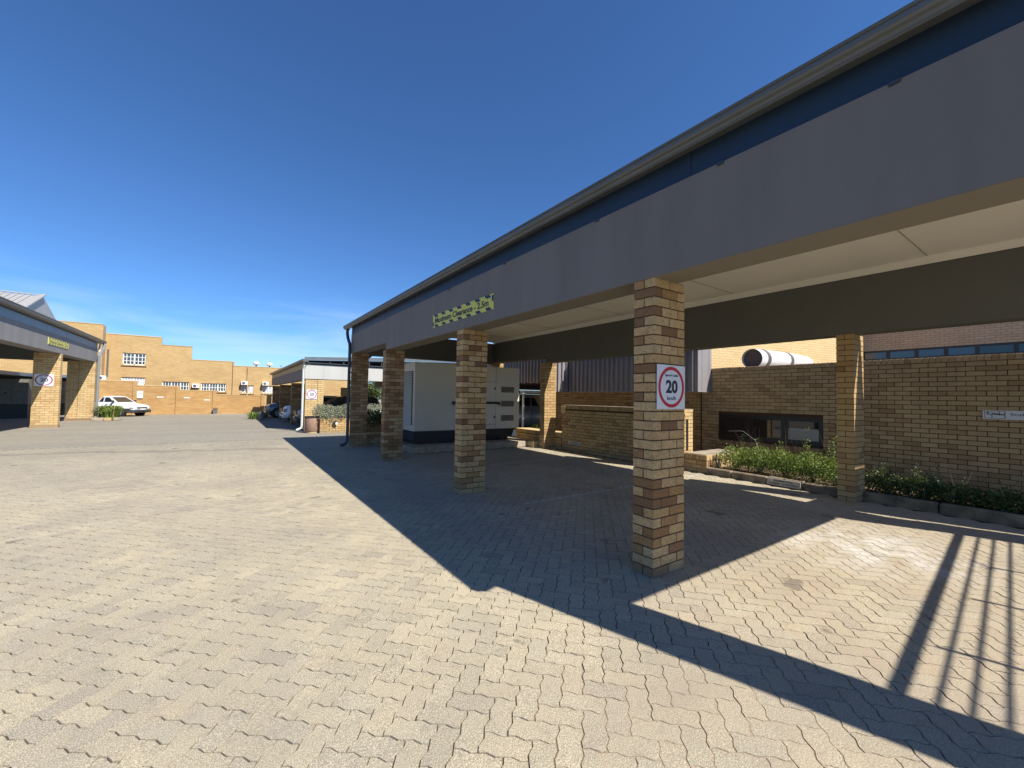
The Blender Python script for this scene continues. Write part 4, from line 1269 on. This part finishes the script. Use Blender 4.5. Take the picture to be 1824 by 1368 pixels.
for i in range(len(seams)-1):
    MB().box((-6.1, seams[i]+.004, 3.78), (-5.70+.003*(i % 2), seams[i+1]-.004, 4.06)).build('flashing_sheet', M['flashing_light'], c3)
MB().prism([(-5.75, 4.25), (-5.49, 4.25), (-5.47, 4.23), (-5.49, 4.19), (-5.49, 4.15), (-5.53, 4.10), (-5.60, 4.08), (-5.75, 4.08)], 'y', 14, 31.2).build('gutter', M['gutter'], c3)
MB().box((-16, 14, 4.10), (-5.75, 31.1, 4.16)).build('roof_sheet', M['roof_sheet'], c3)
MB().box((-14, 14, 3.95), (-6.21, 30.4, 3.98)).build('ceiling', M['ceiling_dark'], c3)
MB().box((-14, 30.50, 3.03), (-6.1, 30.8, 3.9)).build('end_beam', M['beam_inner'], c3)
d3 = thing('downpipe', 'grey downpipe on the end pier of the left carport, foot bent over the strap-leaved plant', 'downpipe', (-5.55, 30.4, 0))
MB().tube([(-5.52, 30.9, 4.10), (-5.52, 30.85, 3.85), (-5.54, 30.35, 3.55), (-5.56, 30.12, 3.35), (-5.56, 30.12, .40)], .062, 12).build('pipe', M['pipe_grey'], d3)
MB().tube([(-5.56, 30.12, .42), (-5.54, 30.11, .26), (-5.40, 30.08, .16), (-5.30, 30.05, .14)], .064, 12).build('shoe', M['pipe_grey'], d3)
MB().tube([(-5.62, 30.6, 4.05), (-5.66, 30.6, 3.8), (-5.60, 30.5, 3.55)], .04, 8).build('overflow', M['pipe_pale'], d3)
speed_sign('speed_limit_sign', 'round 20 speed sign half in shade on the left carport pier', -6.385, -5.845, 1.70, 2.19, 24.604, M['sign_purple'], M['sign_grey_ink'])
cs2 = thing('clearance_sign', 'small faded yellow striped clearance sign on the left carport beam', 'sign', (-5.66, 24.2, 3.3))
MB().box((-5.679, 23.05, 3.30), (-5.665, 25.5, 3.575)).build('plate', M['sign_yellow'], cs2)
b = MB()
for k in range(8):
    for (za, zb) in ((3.30, 3.355), (3.52, 3.575)):
        u = 23.05+k*.306+.05
        MB().add([(-5.6635, u, za), (-5.6635, u+.14, za), (-5.6635, min(u+.22, 25.5), zb), (-5.6635, u+.08, zb)], [(0, 1, 2, 3)]).build('stripe', M['gutter'], cs2)
text_on('Maximum Clearance - 2.5m', 0.14, M['sign_grey_ink'], cs2, (-5.663, 24.27, 3.437), 'x+', width=2.15, height=.12)

# low shed behind the left carport
sh = thing('storage_shed', 'dim storage shed with a blue grey fascia behind the left carport', 'shed', (-9, 34, 0))
MB().box((-18, 28, 2.34), (-9.1, 38.6, 2.44)).box((-9.1, 34.6, 2.34), (-7.4, 38.6, 2.44)).build('roof', M['roof_sheet'], sh)
MB().box((-9.1, 28, 2.28), (-9.0, 34.5, 2.46)).box((-9.0, 34.5, 2.28), (-7.4, 34.6, 2.44)).build('fascia', M['flashing_light'], sh)
MB().box((-18, 38.0, 0), (-7.4, 38.15, 2.34)).build('back_wall', M['cabinet_line'], sh)
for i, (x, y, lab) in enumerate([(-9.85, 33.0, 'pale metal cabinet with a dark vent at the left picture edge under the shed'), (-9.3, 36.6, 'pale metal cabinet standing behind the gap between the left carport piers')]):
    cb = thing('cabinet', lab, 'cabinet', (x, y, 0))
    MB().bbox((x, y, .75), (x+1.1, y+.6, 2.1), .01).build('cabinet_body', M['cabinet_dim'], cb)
    MB().box((x+.5, y-.006, .78), (x+.512, y-.001, 2.08)).build('door_gap', M['cabinet_line'], cb)
    MB().box((x+.25, y-.01, 1.3), (x+.33, y-.001, 1.40)).build('handle', M['black'], cb)
    MB().box((x, y, 0), (x+1.1, y+.6, .74)).build('base', M['black'], cb)
co = thing('coiled_hose', 'large coil of ribbed pipe hanging in the shed behind the left pier', 'pipe', (-8.6, 34.9, 0))
for k in range(7):
    t_ = MB(); t_.sm = True
    x = -9.95+k*.12
    pts = [(x+.25*math.sin(a)**2, 34.9+.3*math.cos(a), 1.45+.75*math.sin(a)) for a in np.linspace(0, 2*PI, 20)]
    t_.tube(pts, .035, 6, cap=False); t_.build('coil', M['pipe_grey'], co)

# ================================================================== FAR BUILDING
def S(x, z): return (x*39/36, EYE+(z-EYE)*39/36)
fb = thing('stepped_building', 'long yellow brick building with a roofline stepping down to the right', 'building', (-3, 39, 0))
YB = 39.0
blocks = [(-9.3, -6.93, 5.97, 38.2), (-6.93, -3.97, 5.47, YB), (-3.97, -2.22, 4.94, YB), (-2.22, 0.43, 3.98, YB), (0.43, 9.0, 3.66, YB)]
tags_ = ['tower', 'tall_block', 'middle_block', 'lower_block', 'low_block']
wins = [(-5.555, -4.43, 3.265, 4.03), (-5.58, -4.42, 1.966, 2.46), (-3.556, -2.12, 1.66, 2.24), (-1.481, -0.03, 1.62, 2.2), (0.884, 1.64, 1.554, 2.129), (2.20, 3.0, 1.554, 2.12)]
wins = [(*[S(a, c)[0], S(b_, c)[0]], S(a, c)[1], S(a, d)[1]) for (a, b_, c, d) in wins]
for (x0, x1, zt, y) in blocks:
    b = MB()
    hs = [w for w in wins if w[0] >= x0-.01 and w[1] <= x1+.01]
    xs = sorted({x0, x1} | {v for w in hs for v in (w[0], w[1])})
    for i in range(len(xs)-1):
        a, c = xs[i], xs[i+1]
        col_ = [w for w in hs if w[0] <= a+.001 and w[1] >= c-.001]
        zc = 0
        for w in sorted(col_, key=lambda w: w[2]):
            b.box((a, y, zc), (c, y+.3, w[2])); zc = w[3]
        b.box((a, y, zc), (c, y+.3, zt))
    b.box((x0+.001, y+.301, 0), (x1-.001, y+8, 3.4))
    b.build('wall', M['far_brick'], fb)
    MB().box((x0, y-.02, zt), (x1, y+.3, zt+.05)).build('coping', M['brick_pale'], fb)
MB().box((-6.93, 38.2, 0), (-6.915, 39.0, 5.96)).build('side_wall', M['far_brick_side'], fb)
MB().box((-30, 38.9, 0), (-9.3, 47, 5.4)).build('wall', M['far_brick'], fb)
for (x, zt) in ((0.40, 3.95), (1.36, 3.62)):
    MB().tube([(x, YB-.06, .2), (x, YB-.06, zt)], .05, 8).build('downpipe', M['far_brick_side'], fb)
MB().tube([(-6.75, YB-.05, 4.4), (-6.75, YB-.05, 2.6), (-6.9, YB-.05, 2.35), (-7.2, 38.1, 2.5)], .045, 8).build('pipe', M['gutter'], fb)
grid = [(2, 3, 3), (2, 4, 2), (3, 3, 2), (3, 3, 2), (4, 1, 1), (4, 1, 1)]
for w, (sec, nx, nz) in zip(wins, grid):
    x0, x1, z0, z1 = w
    f_ = MB(); y = YB+.06
    f_.box((x0, y, z0), (x1, y+.06, z0+.06)).box((x0, y, z1-.06), (x1, y+.06, z1)).box((x0, y, z0), (x0+.06, y+.06, z1)).box((x1-.06, y, z0), (x1, y+.06, z1))
    for s_ in range(1, sec):
        xx = x0+(x1-x0)*s_/sec; f_.box((xx-.04, y, z0), (xx+.04, y+.06, z1))
    for s_ in range(sec):
        for q in range(1, nx):
            xx = x0+(x1-x0)*(s_+q/nx)/sec; f_.box((xx-.018, y+.005, z0+.06), (xx+.018, y+.055, z1-.06))
    for q in range(1, nz):
        zz = z0+(z1-z0)*q/nz; f_.box((x0+.06, y+.007, zz-.018), (x1-.06, y+.053, zz+.018))
    wo = f_.build('window', M['window_white'], fb)
    MB().box((x0+.06, y+.03, z0+.06), (x1-.06, y+.035, z1-.06)).build('pane', M['curtain'] if sec > 3 or nx == 4 else M['glass_far'], wo)
    MB().box((x0-.06, YB-.08, z0-.07), (x1+.06, YB+.1, z0-.003)).build('sill', M['brick_pale'], wo)

def ac_unit(x, z, label, y=YB):
    t = thing('air_conditioner', label, 'air conditioner', (x, y-.2, z), group='air conditioner units on the far yellow building')
    MB().bbox((x, y-.38, z), (x+.42, y-.06, z+.30), .015).build('casing', M['white'], t)
    MB().lathe([(.0, -.01), (.10, -.01), (.11, .0)], (x+.16, y-.385, z+.15), 18, 'y').build('fan_grille', M['grey_plastic'], t)
    MB().box((x+.03, y-.30, z-.06), (x+.06, y, z-.002)).box((x+.36, y-.30, z-.06), (x+.39, y, z-.002)).build('bracket', M['black'], t)
ac_unit(-2.11, S(0, 1.85)[1], 'white air conditioner between the two middle window strips of the yellow building')
ac_unit(0.93, S(0, 2.12)[1]+.02, 'white air conditioner above the left end of the four-light window')
ac_unit(2.36, S(0, 2.12)[1]+.02, 'white air conditioner nearest the middle carport roof')
ac_unit(-7.05, 2.25, 'white air conditioner beside the bent pipe at the tower corner', 38.2)
for (x, z, lab, y) in ((2.0, 3.66, 'smaller left white domed vent on the low roof', 41), (2.98, 3.62, 'larger right white domed vent on the low roof', 41)):
    t = thing('roof_vent', lab, 'roof vent', (x, y, z), group='domed vents on the far roof')
    MB().tube([(x, y, z), (x, y, z+.30)], .06, 8).build('stalk', M['gutter'], t)
    t_ = MB(); t_.sm = True
    t_.lathe([(0, .30), (.16, .30), (.22, .38), (.2, .5), (.12, .58), (0, .60)], (x, y, z), 16); t_.build('dome', M['white'], t)
at = thing('antenna', 'small dark antenna on the low roof next to the middle carport', 'antenna', (3.85, 41, 3.6))
MB().tube([(3.85, 41, 3.6), (3.85, 41, 4.05)], .015, 6).box((3.7, 40.99, 3.9), (4.0, 41.01, 3.92)).box((3.75, 40.99, 4.0), (3.95, 41.01, 4.02)).build('mast', M['grey_plastic'], at)

# perimeter wall in front of it
pw = thing('perimeter_wall', 'yellow brick perimeter wall stepping down behind the white pickup', 'wall', (-2, 36.4, 0))
PWY = 36.6
for (a, c, z) in ((-7.2, -4.95, 2.20), (-4.95, -2.72, 1.92), (-2.72, -0.66, 1.66), (-0.66, 2.35, 1.36)):
    MB().box((a+.002, PWY, 0), (c-.002, PWY+.2, z)).build('wall_panel', M['perimeter_brick'], pw)
    MB().box((a, PWY-.02, z+.001), (c, PWY+.22, z+.05)).build('coping', M['brick_pale'], pw)
for (x, z) in ((-4.98, 2.22), (-2.76, 1.95), (-0.70, 1.70), (2.28, 1.45)):
    MB().box((x-.10, PWY-.06, 0), (x+.12, PWY-.001, z)).build('pier', M['perimeter_brick'], pw)
strip = MB().box((-0.9, 35.4, .0), (3.2, 36.58, .03)).build('path', M['concrete']); tag(strip, kind='structure')
bp_ = thing('gate_pier', 'pale brick gate pier with a dark bracket beyond the middle carport', 'pier', (2.6, 35.2, 0))
MB().box((2.45, 35.0, 0), (2.75, 35.3, 1.42)).build('pier_shaft', M['far_brick'], bp_)
MB().box((2.40, 34.96, 1.421), (2.80, 35.34, 1.48)).build('cap', M['brick_pale'], bp_)
MB().box((3.0, 35.1, 0), (3.08, 35.2, 1.5)).box((2.76, 35.1, 1.40), (3.0, 35.2, 1.46)).build('gate_post', M['black'], bp_)
wp = thing('parking_plate', 'white parking sign plate on the perimeter wall above the pickup bonnet', 'sign', (-4.72, 36.5, 1.2))
MB().box((-4.86, PWY-.075, 1.10), (-4.56, PWY-.062, 1.58)).build('plate', M['white'], wp)
text_on('P', .2, M['sign_purple'], wp, (-4.71, PWY-.0765, 1.38), 'y-', width=.12, height=.17)
for (x, z, lab) in ((-3.85, 1.15, 'left small white bay plate on the perimeter wall'), (-2.42, 1.12, 'middle small white bay plate on the perimeter wall'), (-1.28, .98, 'right small white bay plate on the perimeter wall')):
    t = thing('bay_plate', lab, 'sign', (x, PWY, z), group='small bay plates on the perimeter wall')
    MB().box((x, PWY-.012, z), (x+.33, PWY-.002, z+.07)).build('plate', M['white'], t)
    MB().box((x+.03, PWY-.0145, z+.03), (x+.30, PWY-.0125, z+.04)).build('print', M['sign_grey_ink'], t)
bd = thing('rubbish_bin', 'small dark bin standing against the perimeter wall', 'bin', (-0.62, 36.3, 0))
MB().prism([(-.73, 0), (-.50, 0), (-.48, .38), (-.75, .38)], 'y', 36.2, 36.42).build('bin_body', M['grey_plastic'], bd)
MB().box((-.76, 36.18, .381), (-.47, 36.44, .41)).build('lid', M['black'], bd)
bo = thing('bollard', 'grey round bollard at the far corner of the middle carport', 'bollard', (1.75, 27.8, 0))
t_ = MB(); t_.sm = True
t_.lathe([(.15, 0), (.15, .40), (.13, .47), (.07, .51), (0, .52)], (1.72, 27.8, 0), 18); t_.build('bollard_shaft', M['grey_plastic'], bo)
MB().lathe([(.155, .34), (.155, .38)], (1.72, 27.8, 0), 18).build('band', M['gutter'], bo)

# ribbed pale roof far left
gr = thing('gabled_roof', 'pale ribbed metal gabled roof rising behind the left carport', 'roof', (-20, 58, 0))
b = MB(); n = 44
xe_, xl = -15.3, -34
for i in range(n):
    a = xl+(xe_-xl)*i/n; c = xl+(xe_-xl)*(i+1)/n; mid = a+(c-a)*.25
    for (p, q, dz) in ((a, mid, .10), (mid, c, 0)):
        b.add([(p, 53.5, 8.0+dz), (q, 53.5, 8.0+dz), (q, 60, 10.8+dz), (p, 60, 10.8+dz)], [(0, 1, 2, 3)])
    b.add([(mid, 53.5, 8.0), (mid, 53.5, 8.1), (mid, 60, 10.9), (mid, 60, 10.8)], [(0, 1, 2, 3)])
b.build('roof_sheet', M['roof_pale'], gr, fixn=False)
MB().prism([(53.4, 8.1), (60, 10.93), (66.5, 8.1), (66.5, 7.0), (53.4, 7.0)], 'x', xe_-.3, xe_).build('gable_end', M['roof_pale'], gr)
MB().prism([(53.2, 7.98), (60, 10.95), (60, 11.08), (53.2, 8.11)], 'x', xe_-.05, xe_+.25).build('barge_flashing', M['roof_pale'], gr)
MB().box((xl, 59.9, 10.9), (xe_, 60.1, 11.0)).build('ridge', M['roof_pale'], gr)
MB().box((xl, 54, 0), (xe_-.31, 66, 7.95)).build('wall', M['far_brick'], gr)

# ================================================================== STRAP-LEAVED PLANTS
def strap_plant(x, y, z, r, h, n, label, mat='leaf_blade', w=.03):
    t = thing('strap_leaf_plant', label, 'plant', (x, y, z))
    vs = []; fs = []; rv = []
    for _ in range(n):
        a = random.uniform(0, 6.28); rr = r*random.uniform(.45, 1.05); hh = h*random.uniform(.6, 1.1)
        bx0, by0 = x+random.gauss(0, r*.22), y+random.gauss(0, r*.22)
        dx, dy = math.cos(a), math.sin(a); px, py = -dy, dx
        seg = 6; i0 = len(vs); q = random.random()
        for k in range(seg+1):
            t_ = k/seg
            ww = w*(1-t_**2)*.9+.002
            cx, cy = bx0+dx*rr*t_, by0+dy*rr*t_
            cz = z+hh*(1.9*t_-1.35*t_*t_)
            vs += [(cx+px*ww/2, cy+py*ww/2, cz), (cx-px*ww/2, cy-py*ww/2, cz)]
        for k in range(seg):
            fs.append((i0+2*k, i0+2*k+1, i0+2*k+3, i0+2*k+2)); rv.append(q)
    me = bpy.data.meshes.new('leaves'); me.from_pydata(vs, [], fs); me.materials.append(M[mat]); set_rnd(me, rv)
    o = bpy.data.objects.new('leaves', me); COL.objects.link(o); o.parent = t; o.location = (-x, -y, -z)
    MB().lathe([(0, 0), (r*.3, 0), (r*.2, .08), (0, .1)], (x, y, z), 10).build('crown_base', M['stem'], t)
    return t
strap_plant(-5.02, 29.9, .05, .62, 1.02, 420, 'big green strap-leaved plant at the foot of the left carport downpipe', w=.06)
strap_plant(1.35, 29.0, .03, .45, .55, 130, 'pale green strap-leaved plant just left of the grey bollard', w=.04)
strap_plant(2.0, 29.6, .03, .35, .45, 90, 'pale green strap-leaved plant just right of the grey bollard', w=.04)
strap_plant(9.15, 11.9, .05, .22, .55, 120, 'yellow green grass tuft at the foot of the white canopy post', w=.018)
strap_plant(9.55, 12.2, .05, .16, .75, 50, 'thin tall grass tuft behind the far back column', w=.014)
k3 = thing('kerb', 'short pale kerb edging the strap-leaved plant at left', 'kerb', (-5.2, 29.4, 0))
for (a, c, d) in ((-5.6, -5.12, 29.2), (-5.08, -4.80, 29.0), (-4.76, -4.5, 29.2)):
    MB().bbox((a, d, 0), (c, d+.2, .17), .02).build('kerb_stone', M['brick_pale'] if a == -5.08 else M['concrete'], k3)

# trees seen through the middle carport
def tree(x, y, h, label):
    t = thing('tree', label, 'tree', (x, y, 0), group='trees beyond the middle carport')
    b = MB().tube([(x, y, 0), (x+.1, y, h*.3), (x, y+.1, h*.6)], [.22, .16, .08], 8)
    for k in range(6):
        a = k*1.05; b.tube([(x, y, h*.35), (x+math.cos(a)*h*.2, y+math.sin(a)*h*.2, h*.62)], [.08, .03], 6)
    b.build('trunk', M['bark'], t)
    cs_ = [(x+random.gauss(0, h*.2), y+random.gauss(0, h*.2), h*random.uniform(.3, .8), h*.17, h*.17, h*.14) for _ in range(16)]
    leaf_cloud(cs_, 5200, .16, M['leaf_tree'], t, name='crown', blade=1.8)
tree(10.5, 45, 4.6, 'dark leafy tree seen left of the gap through the middle carport')
tree(13.2, 45, 4.8, 'dark leafy tree seen in the middle through the middle carport')
tree(16.2, 46, 4.6, 'dark leafy tree farthest right through the middle carport')

# ================================================================== VEHICLES
def car(name, label, cat, loc, rz, scale, body, kind='suv', group=None):
    t = thing(name, label, cat, loc, rz, group)
    t.scale = (scale, scale, scale)
    ute = kind == 'pickup'
    L = 4.5 if ute else 4.75
    hw = .84 if ute else .95
    hood = .96 if ute else 1.12
    belt = 1.02 if ute else 1.15
    roof = 1.49 if ute else 1.74
    F, Rr = L/2, -L/2
    wx = (F-.82, Rr+.85); wr = .31 if ute else .37
    # stations: x, bottom z, half width factor, top z (centre), shoulder z
    st = [(F, .42, .72, .66, .60), (F-.06, .30, .86, .80, .74), (F-.30, .26, .97, hood-.10, hood-.16), (F-.75, .25, 1.0, hood-.02, hood-.09),
          (F-1.25, .25, 1.0, hood+.05, hood-.02), (F-1.6, .25, 1.0, belt+.03, belt-.03), (0, .25, 1.0, belt+.02, belt-.02), (Rr+1.2, .27, 1.0, belt, belt-.02),
          (Rr+.3, .30, .98, belt-.02, belt-.05), (Rr+.05, .36, .93, belt-.08, belt-.14), (Rr, .45, .86, belt-.25, belt-.30)]
    vs = []; fs = []; nr = 9
    for (x, zb, wf, zt, zs) in st:
        w = hw*wf
        vs += [(x, -w*.86, zb), (x, -w*.985, zb+.14), (x, -w, (zb+zs)/2), (x, -w*.965, zs), (x, -w*.80, zt), (x, 0, zt+.02), ]
        vs += [(x, w*.80, zt), (x, w*.965, zs), (x, w, (zb+zs)/2), (x, w*.985, zb+.14), (x, w*.86, zb)]
    nr = 11
    for i in range(len(st)-1):
        for k in range(nr):
            k2 = (k+1) % nr
            fs.append((i*nr+k, i*nr+k2, (i+1)*nr+k2, (i+1)*nr+k))
    fs += [tuple(range(nr)), tuple(range((len(st)-1)*nr+nr-1, (len(st)-1)*nr-1, -1))]
    bm_ = MB(); bm_.sm = True; bm_.add(vs, fs)
    # greenhouse
    bf, br = (F-1.12, -.30) if ute else (F-1.35, Rr+.12)
    tf, tr = (F-1.80, -.02) if ute else (F-2.15, Rr+.55)
    wb, wt = hw*.93, hw*.74
    zb = belt-.02
    def side(tx, s):   # tx 0..1 along, s 0..1 up
        xb = br+(bf-br)*tx; xt = tr+(tf-tr)*tx
        return xb+(xt-xb)*s
    bm_.sm = False
    gv = [(bf, -wb, zb), (bf, wb, zb), (br, wb, zb), (br, -wb, zb), (tf, -wt, roof-.04), (tf, wt, roof-.04), (tr, wt, roof-.06), (tr, -wt, roof-.06),
          (tf-.25, -wt*.8, roof), (tf-.25, wt*.8, roof), (tr+.15, wt*.8, roof-.01), (tr+.15, -wt*.8, roof-.01)]
    bm_.add(gv, [(0,1,5,4),(1,2,6,5),(2,3,7,6),(3,0,4,7),(4,5,9,8),(5,6,10,9),(6,7,11,10),(7,4,8,11),(8,9,10,11)])
    if ute:
        # open load bed with side walls
        bm_.box((Rr+.05, -hw*.95, belt-.1), (br-.02, -hw*.88, belt+.03)).box((Rr+.05, hw*.88, belt-.1), (br-.02, hw*.95, belt+.03)).box((Rr+.03, -hw*.88, belt-.1), (Rr+.09, hw*.88, belt+.03))
    bo_ = bm_.build('body', body, t, local=True)
    # glass
    def quad(p, nrm, name='window', mat='glass_dark'):
        n_ = Vector(nrm).normalized()*.008
        q = [Vector(v)+n_ for v in p]; r_ = [Vector(v)-n_ for v in p]
        MB().add([tuple(v) for v in q+r_], [(0,1,2,3),(7,6,5,4),(0,4,5,1),(1,5,6,2),(2,6,7,3),(3,7,4,0)]).build(name, M[mat], t, local=True)
    def fpt(s, yf): # front glass point
        return (bf+(tf-bf)*s, yf*(wb+(wt-wb)*s), zb+(roof-.04-zb)*s)
    quad([fpt(.08, -.88), fpt(.08, .88), fpt(.9, .86), fpt(.9, -.86)], (1, 0, .8), 'windscreen')
    def rpt(s, yf): return (br+(tr-br)*s, yf*(wb+(wt-wb)*s), zb+(roof-.06-zb)*s)
    quad([rpt(.2, .8), rpt(.2, -.8), rpt(.88, -.8), rpt(.88, .8)], (-1, 0, .5), 'rear_window')
    spans = [(.06, .30), (.36, .86)] if ute else [(.06, .24), (.29, .55), (.60, .90)]
    for sgn in (-1, 1):
        for (a, c) in spans:
            pts = []
            for (tx, s) in ((a, .10), (c, .10), (c-.03, .86), (a+.01, .86)):
                xx = side(tx, s); pts.append((xx, sgn*(wb+(wt-wb)*s), zb+(roof-.05-zb)*s))
            quad(pts, (0, sgn, .3), 'side_window')
        # mirror
        MB().bbox((bf-.28, sgn*(wb+.02), belt+.02), (bf-.16, sgn*(wb+.22), belt+.16), .02).build('mirror', M['trim_black'] if ute else body, t, local=True)
        MB().box((side(.5, 0)-.05, sgn*hw*1.0, belt-.15), (side(.5, 0)+.10, sgn*(hw*1.0+.015), belt-.12)).build('door_handle', M['trim_black'], t, local=True)
        MB().box((side(.33 if ute else .57, 0), sgn*hw*.996, .40), (side(.33 if ute else .57, 0)+.012, sgn*(hw*1.003), belt-.05)).build('door_gap', M['trim_black'], t, local=True)
    for x in wx:
        for sgn in (-1, 1):
            yw = sgn*(hw-.10)
            ar = MB(); ar.lathe([(0, sgn*.035), (wr+.07, sgn*.035), (wr+.07, -sgn*.1), (0, -sgn*.1)], (x, sgn*(hw-.012), wr), 22, 'y')
            ar.build('wheel_arch', M['black'], t, local=True)
            ty = MB(); ty.sm = True
            ty.lathe([(wr*.62, -.10), (wr*.92, -.11), (wr, -.07), (wr, .07), (wr*.92, .11), (wr*.62, .10)], (x, yw+sgn*.045, wr), 24, 'y')
            wh = ty.build('wheel', M['tyre'], t, local=True)
            rm = MB()
            rm.lathe([(0, sgn*.10), (wr*.16, sgn*.11), (wr*.18, sgn*.085)], (x, yw+sgn*.045, wr), 16, 'y')
            rm.lathe([(wr*.54, sgn*.09), (wr*.64, sgn*.112), (wr*.60, sgn*.05)], (x, yw+sgn*.045, wr), 24, 'y')
            for k in range(5):
                a = 2*PI*k/5+.3
                dx, dz = math.cos(a), math.sin(a); px, pz = -dz*.035, dx*.035
                y_ = yw+sgn*.045+sgn*.09
                rm.add([(x+dx*wr*.1+px, y_, wr+dz*wr*.1+pz), (x+dx*wr*.1-px, y_, wr+dz*wr*.1-pz), (x+dx*wr*.58-px, y_, wr+dz*wr*.58-pz), (x+dx*wr*.58+px, y_, wr+dz*wr*.58+pz)], [(0, 1, 2, 3)])
            rm.build('rim', M['rim'], wh, local=True)
            MB().lathe([(0, sgn*.02), (wr*.56, sgn*.02)], (x, yw+sgn*.045, wr), 20, 'y').build('brake_disc', M['black'], wh, local=True)
    # front end
    gz0, gz1 = (.58, .70) if ute else (.66, .86)
    gr_ = MB().bbox((F-.13, -hw*.52, gz0), (F+.015, hw*.52, gz1), .01).build('grille', M['black'], t, local=True)
    for k in range(3):
        MB().box((F+.016, -hw*.5, gz0+.03+k*(gz1-gz0)/3.2), (F+.022, hw*.5, gz0+.045+k*(gz1-gz0)/3.2)).build('grille_slat', M['chrome'], gr_, local=True)
    for sgn in (-1, 1):
        MB().bbox((F-.42, sgn*hw*.56, gz0-.01), (F-.02, sgn*hw*.93, gz1+.01), .03).build('headlight', M['lamp_glass'], t, local=True)
        MB().bbox((Rr-.01, sgn*hw*.62, .72), (Rr+.12, sgn*hw*.90, .95), .02).build('tail_light', M['sign_red'], t, local=True)
    bp2 = MB().bbox((F-.35, -hw*.95, .27), (F+.05, hw*.95, .50 if ute else .46), .05)
    bp2.build('bumper', M['trim_black'] if ute or body is M['car_dark'] else body, t, local=True)
    if ute:
        for sgn in (-1, 1):
            MB().bbox((F-.55, sgn*hw*.90, .28), (F-.15, sgn*hw*1.01, .60), .03).build('wheel_arch_trim', M['trim_black'], t, local=True)
    MB().box((F+.045, -hw*.45, .32), (F+.056, hw*.45, .40)).build('lower_intake', M['black'], t, local=True)
    MB().box((F+.052, -.24, .49), (F+.064, .24, .585)).build('number_plate', M['plate'], t, local=True)
    return t

def heading(az_deg):   # azimuth clockwise from +y -> rotation about z with car's nose along local +x
    a = math.radians(az_deg); return math.atan2(math.cos(a), math.sin(a))
rz = heading(123)
fx, fy = math.cos(rz), math.sin(rz)
# right front wheel at about (-5.2, 34.1)
sc_ = .836
cx_ = -5.2 - (fx*(2.25-.82) + fy*.74)*sc_; cy_ = 34.1 - (fy*(2.25-.82) - fx*.74)*sc_
car('pickup_truck', 'white small pickup with black bumper parked in the sun by the perimeter wall', 'pickup', (cx_, cy_, 0), rz, sc_, M['car_white'], 'pickup')
gcar = 'cars parked nose out under the middle carport'
car('parked_car', 'dark car nearest the pale downpipe under the middle carport', 'car', (4.75, 22.0, 0), heading(270), .85, M['car_dark'], group=gcar)
car('parked_car', 'white car between the middle carport columns', 'car', (4.55, 26.0, 0), heading(270), .85, M['car_white'], group=gcar)
car('parked_car', 'grey car farthest under the middle carport', 'car', (4.1, 31.0, 0), heading(270), .85, M['car_grey'], group=gcar)
car('parked_car', 'white hatchback seen above the silvery bush beyond the middle carport', 'car', (7.3, 20.25, 0), heading(270), .85, M['car_white'], group=gcar)
car('pickup_truck', 'silver pickup in the shade under the low canopy beyond the generator', 'pickup', (11.9, 15.9, 0), heading(280), 1.12, M['car_silver'], 'pickup')

print('objects', len(bpy.data.objects), 'pavers', len(pav))
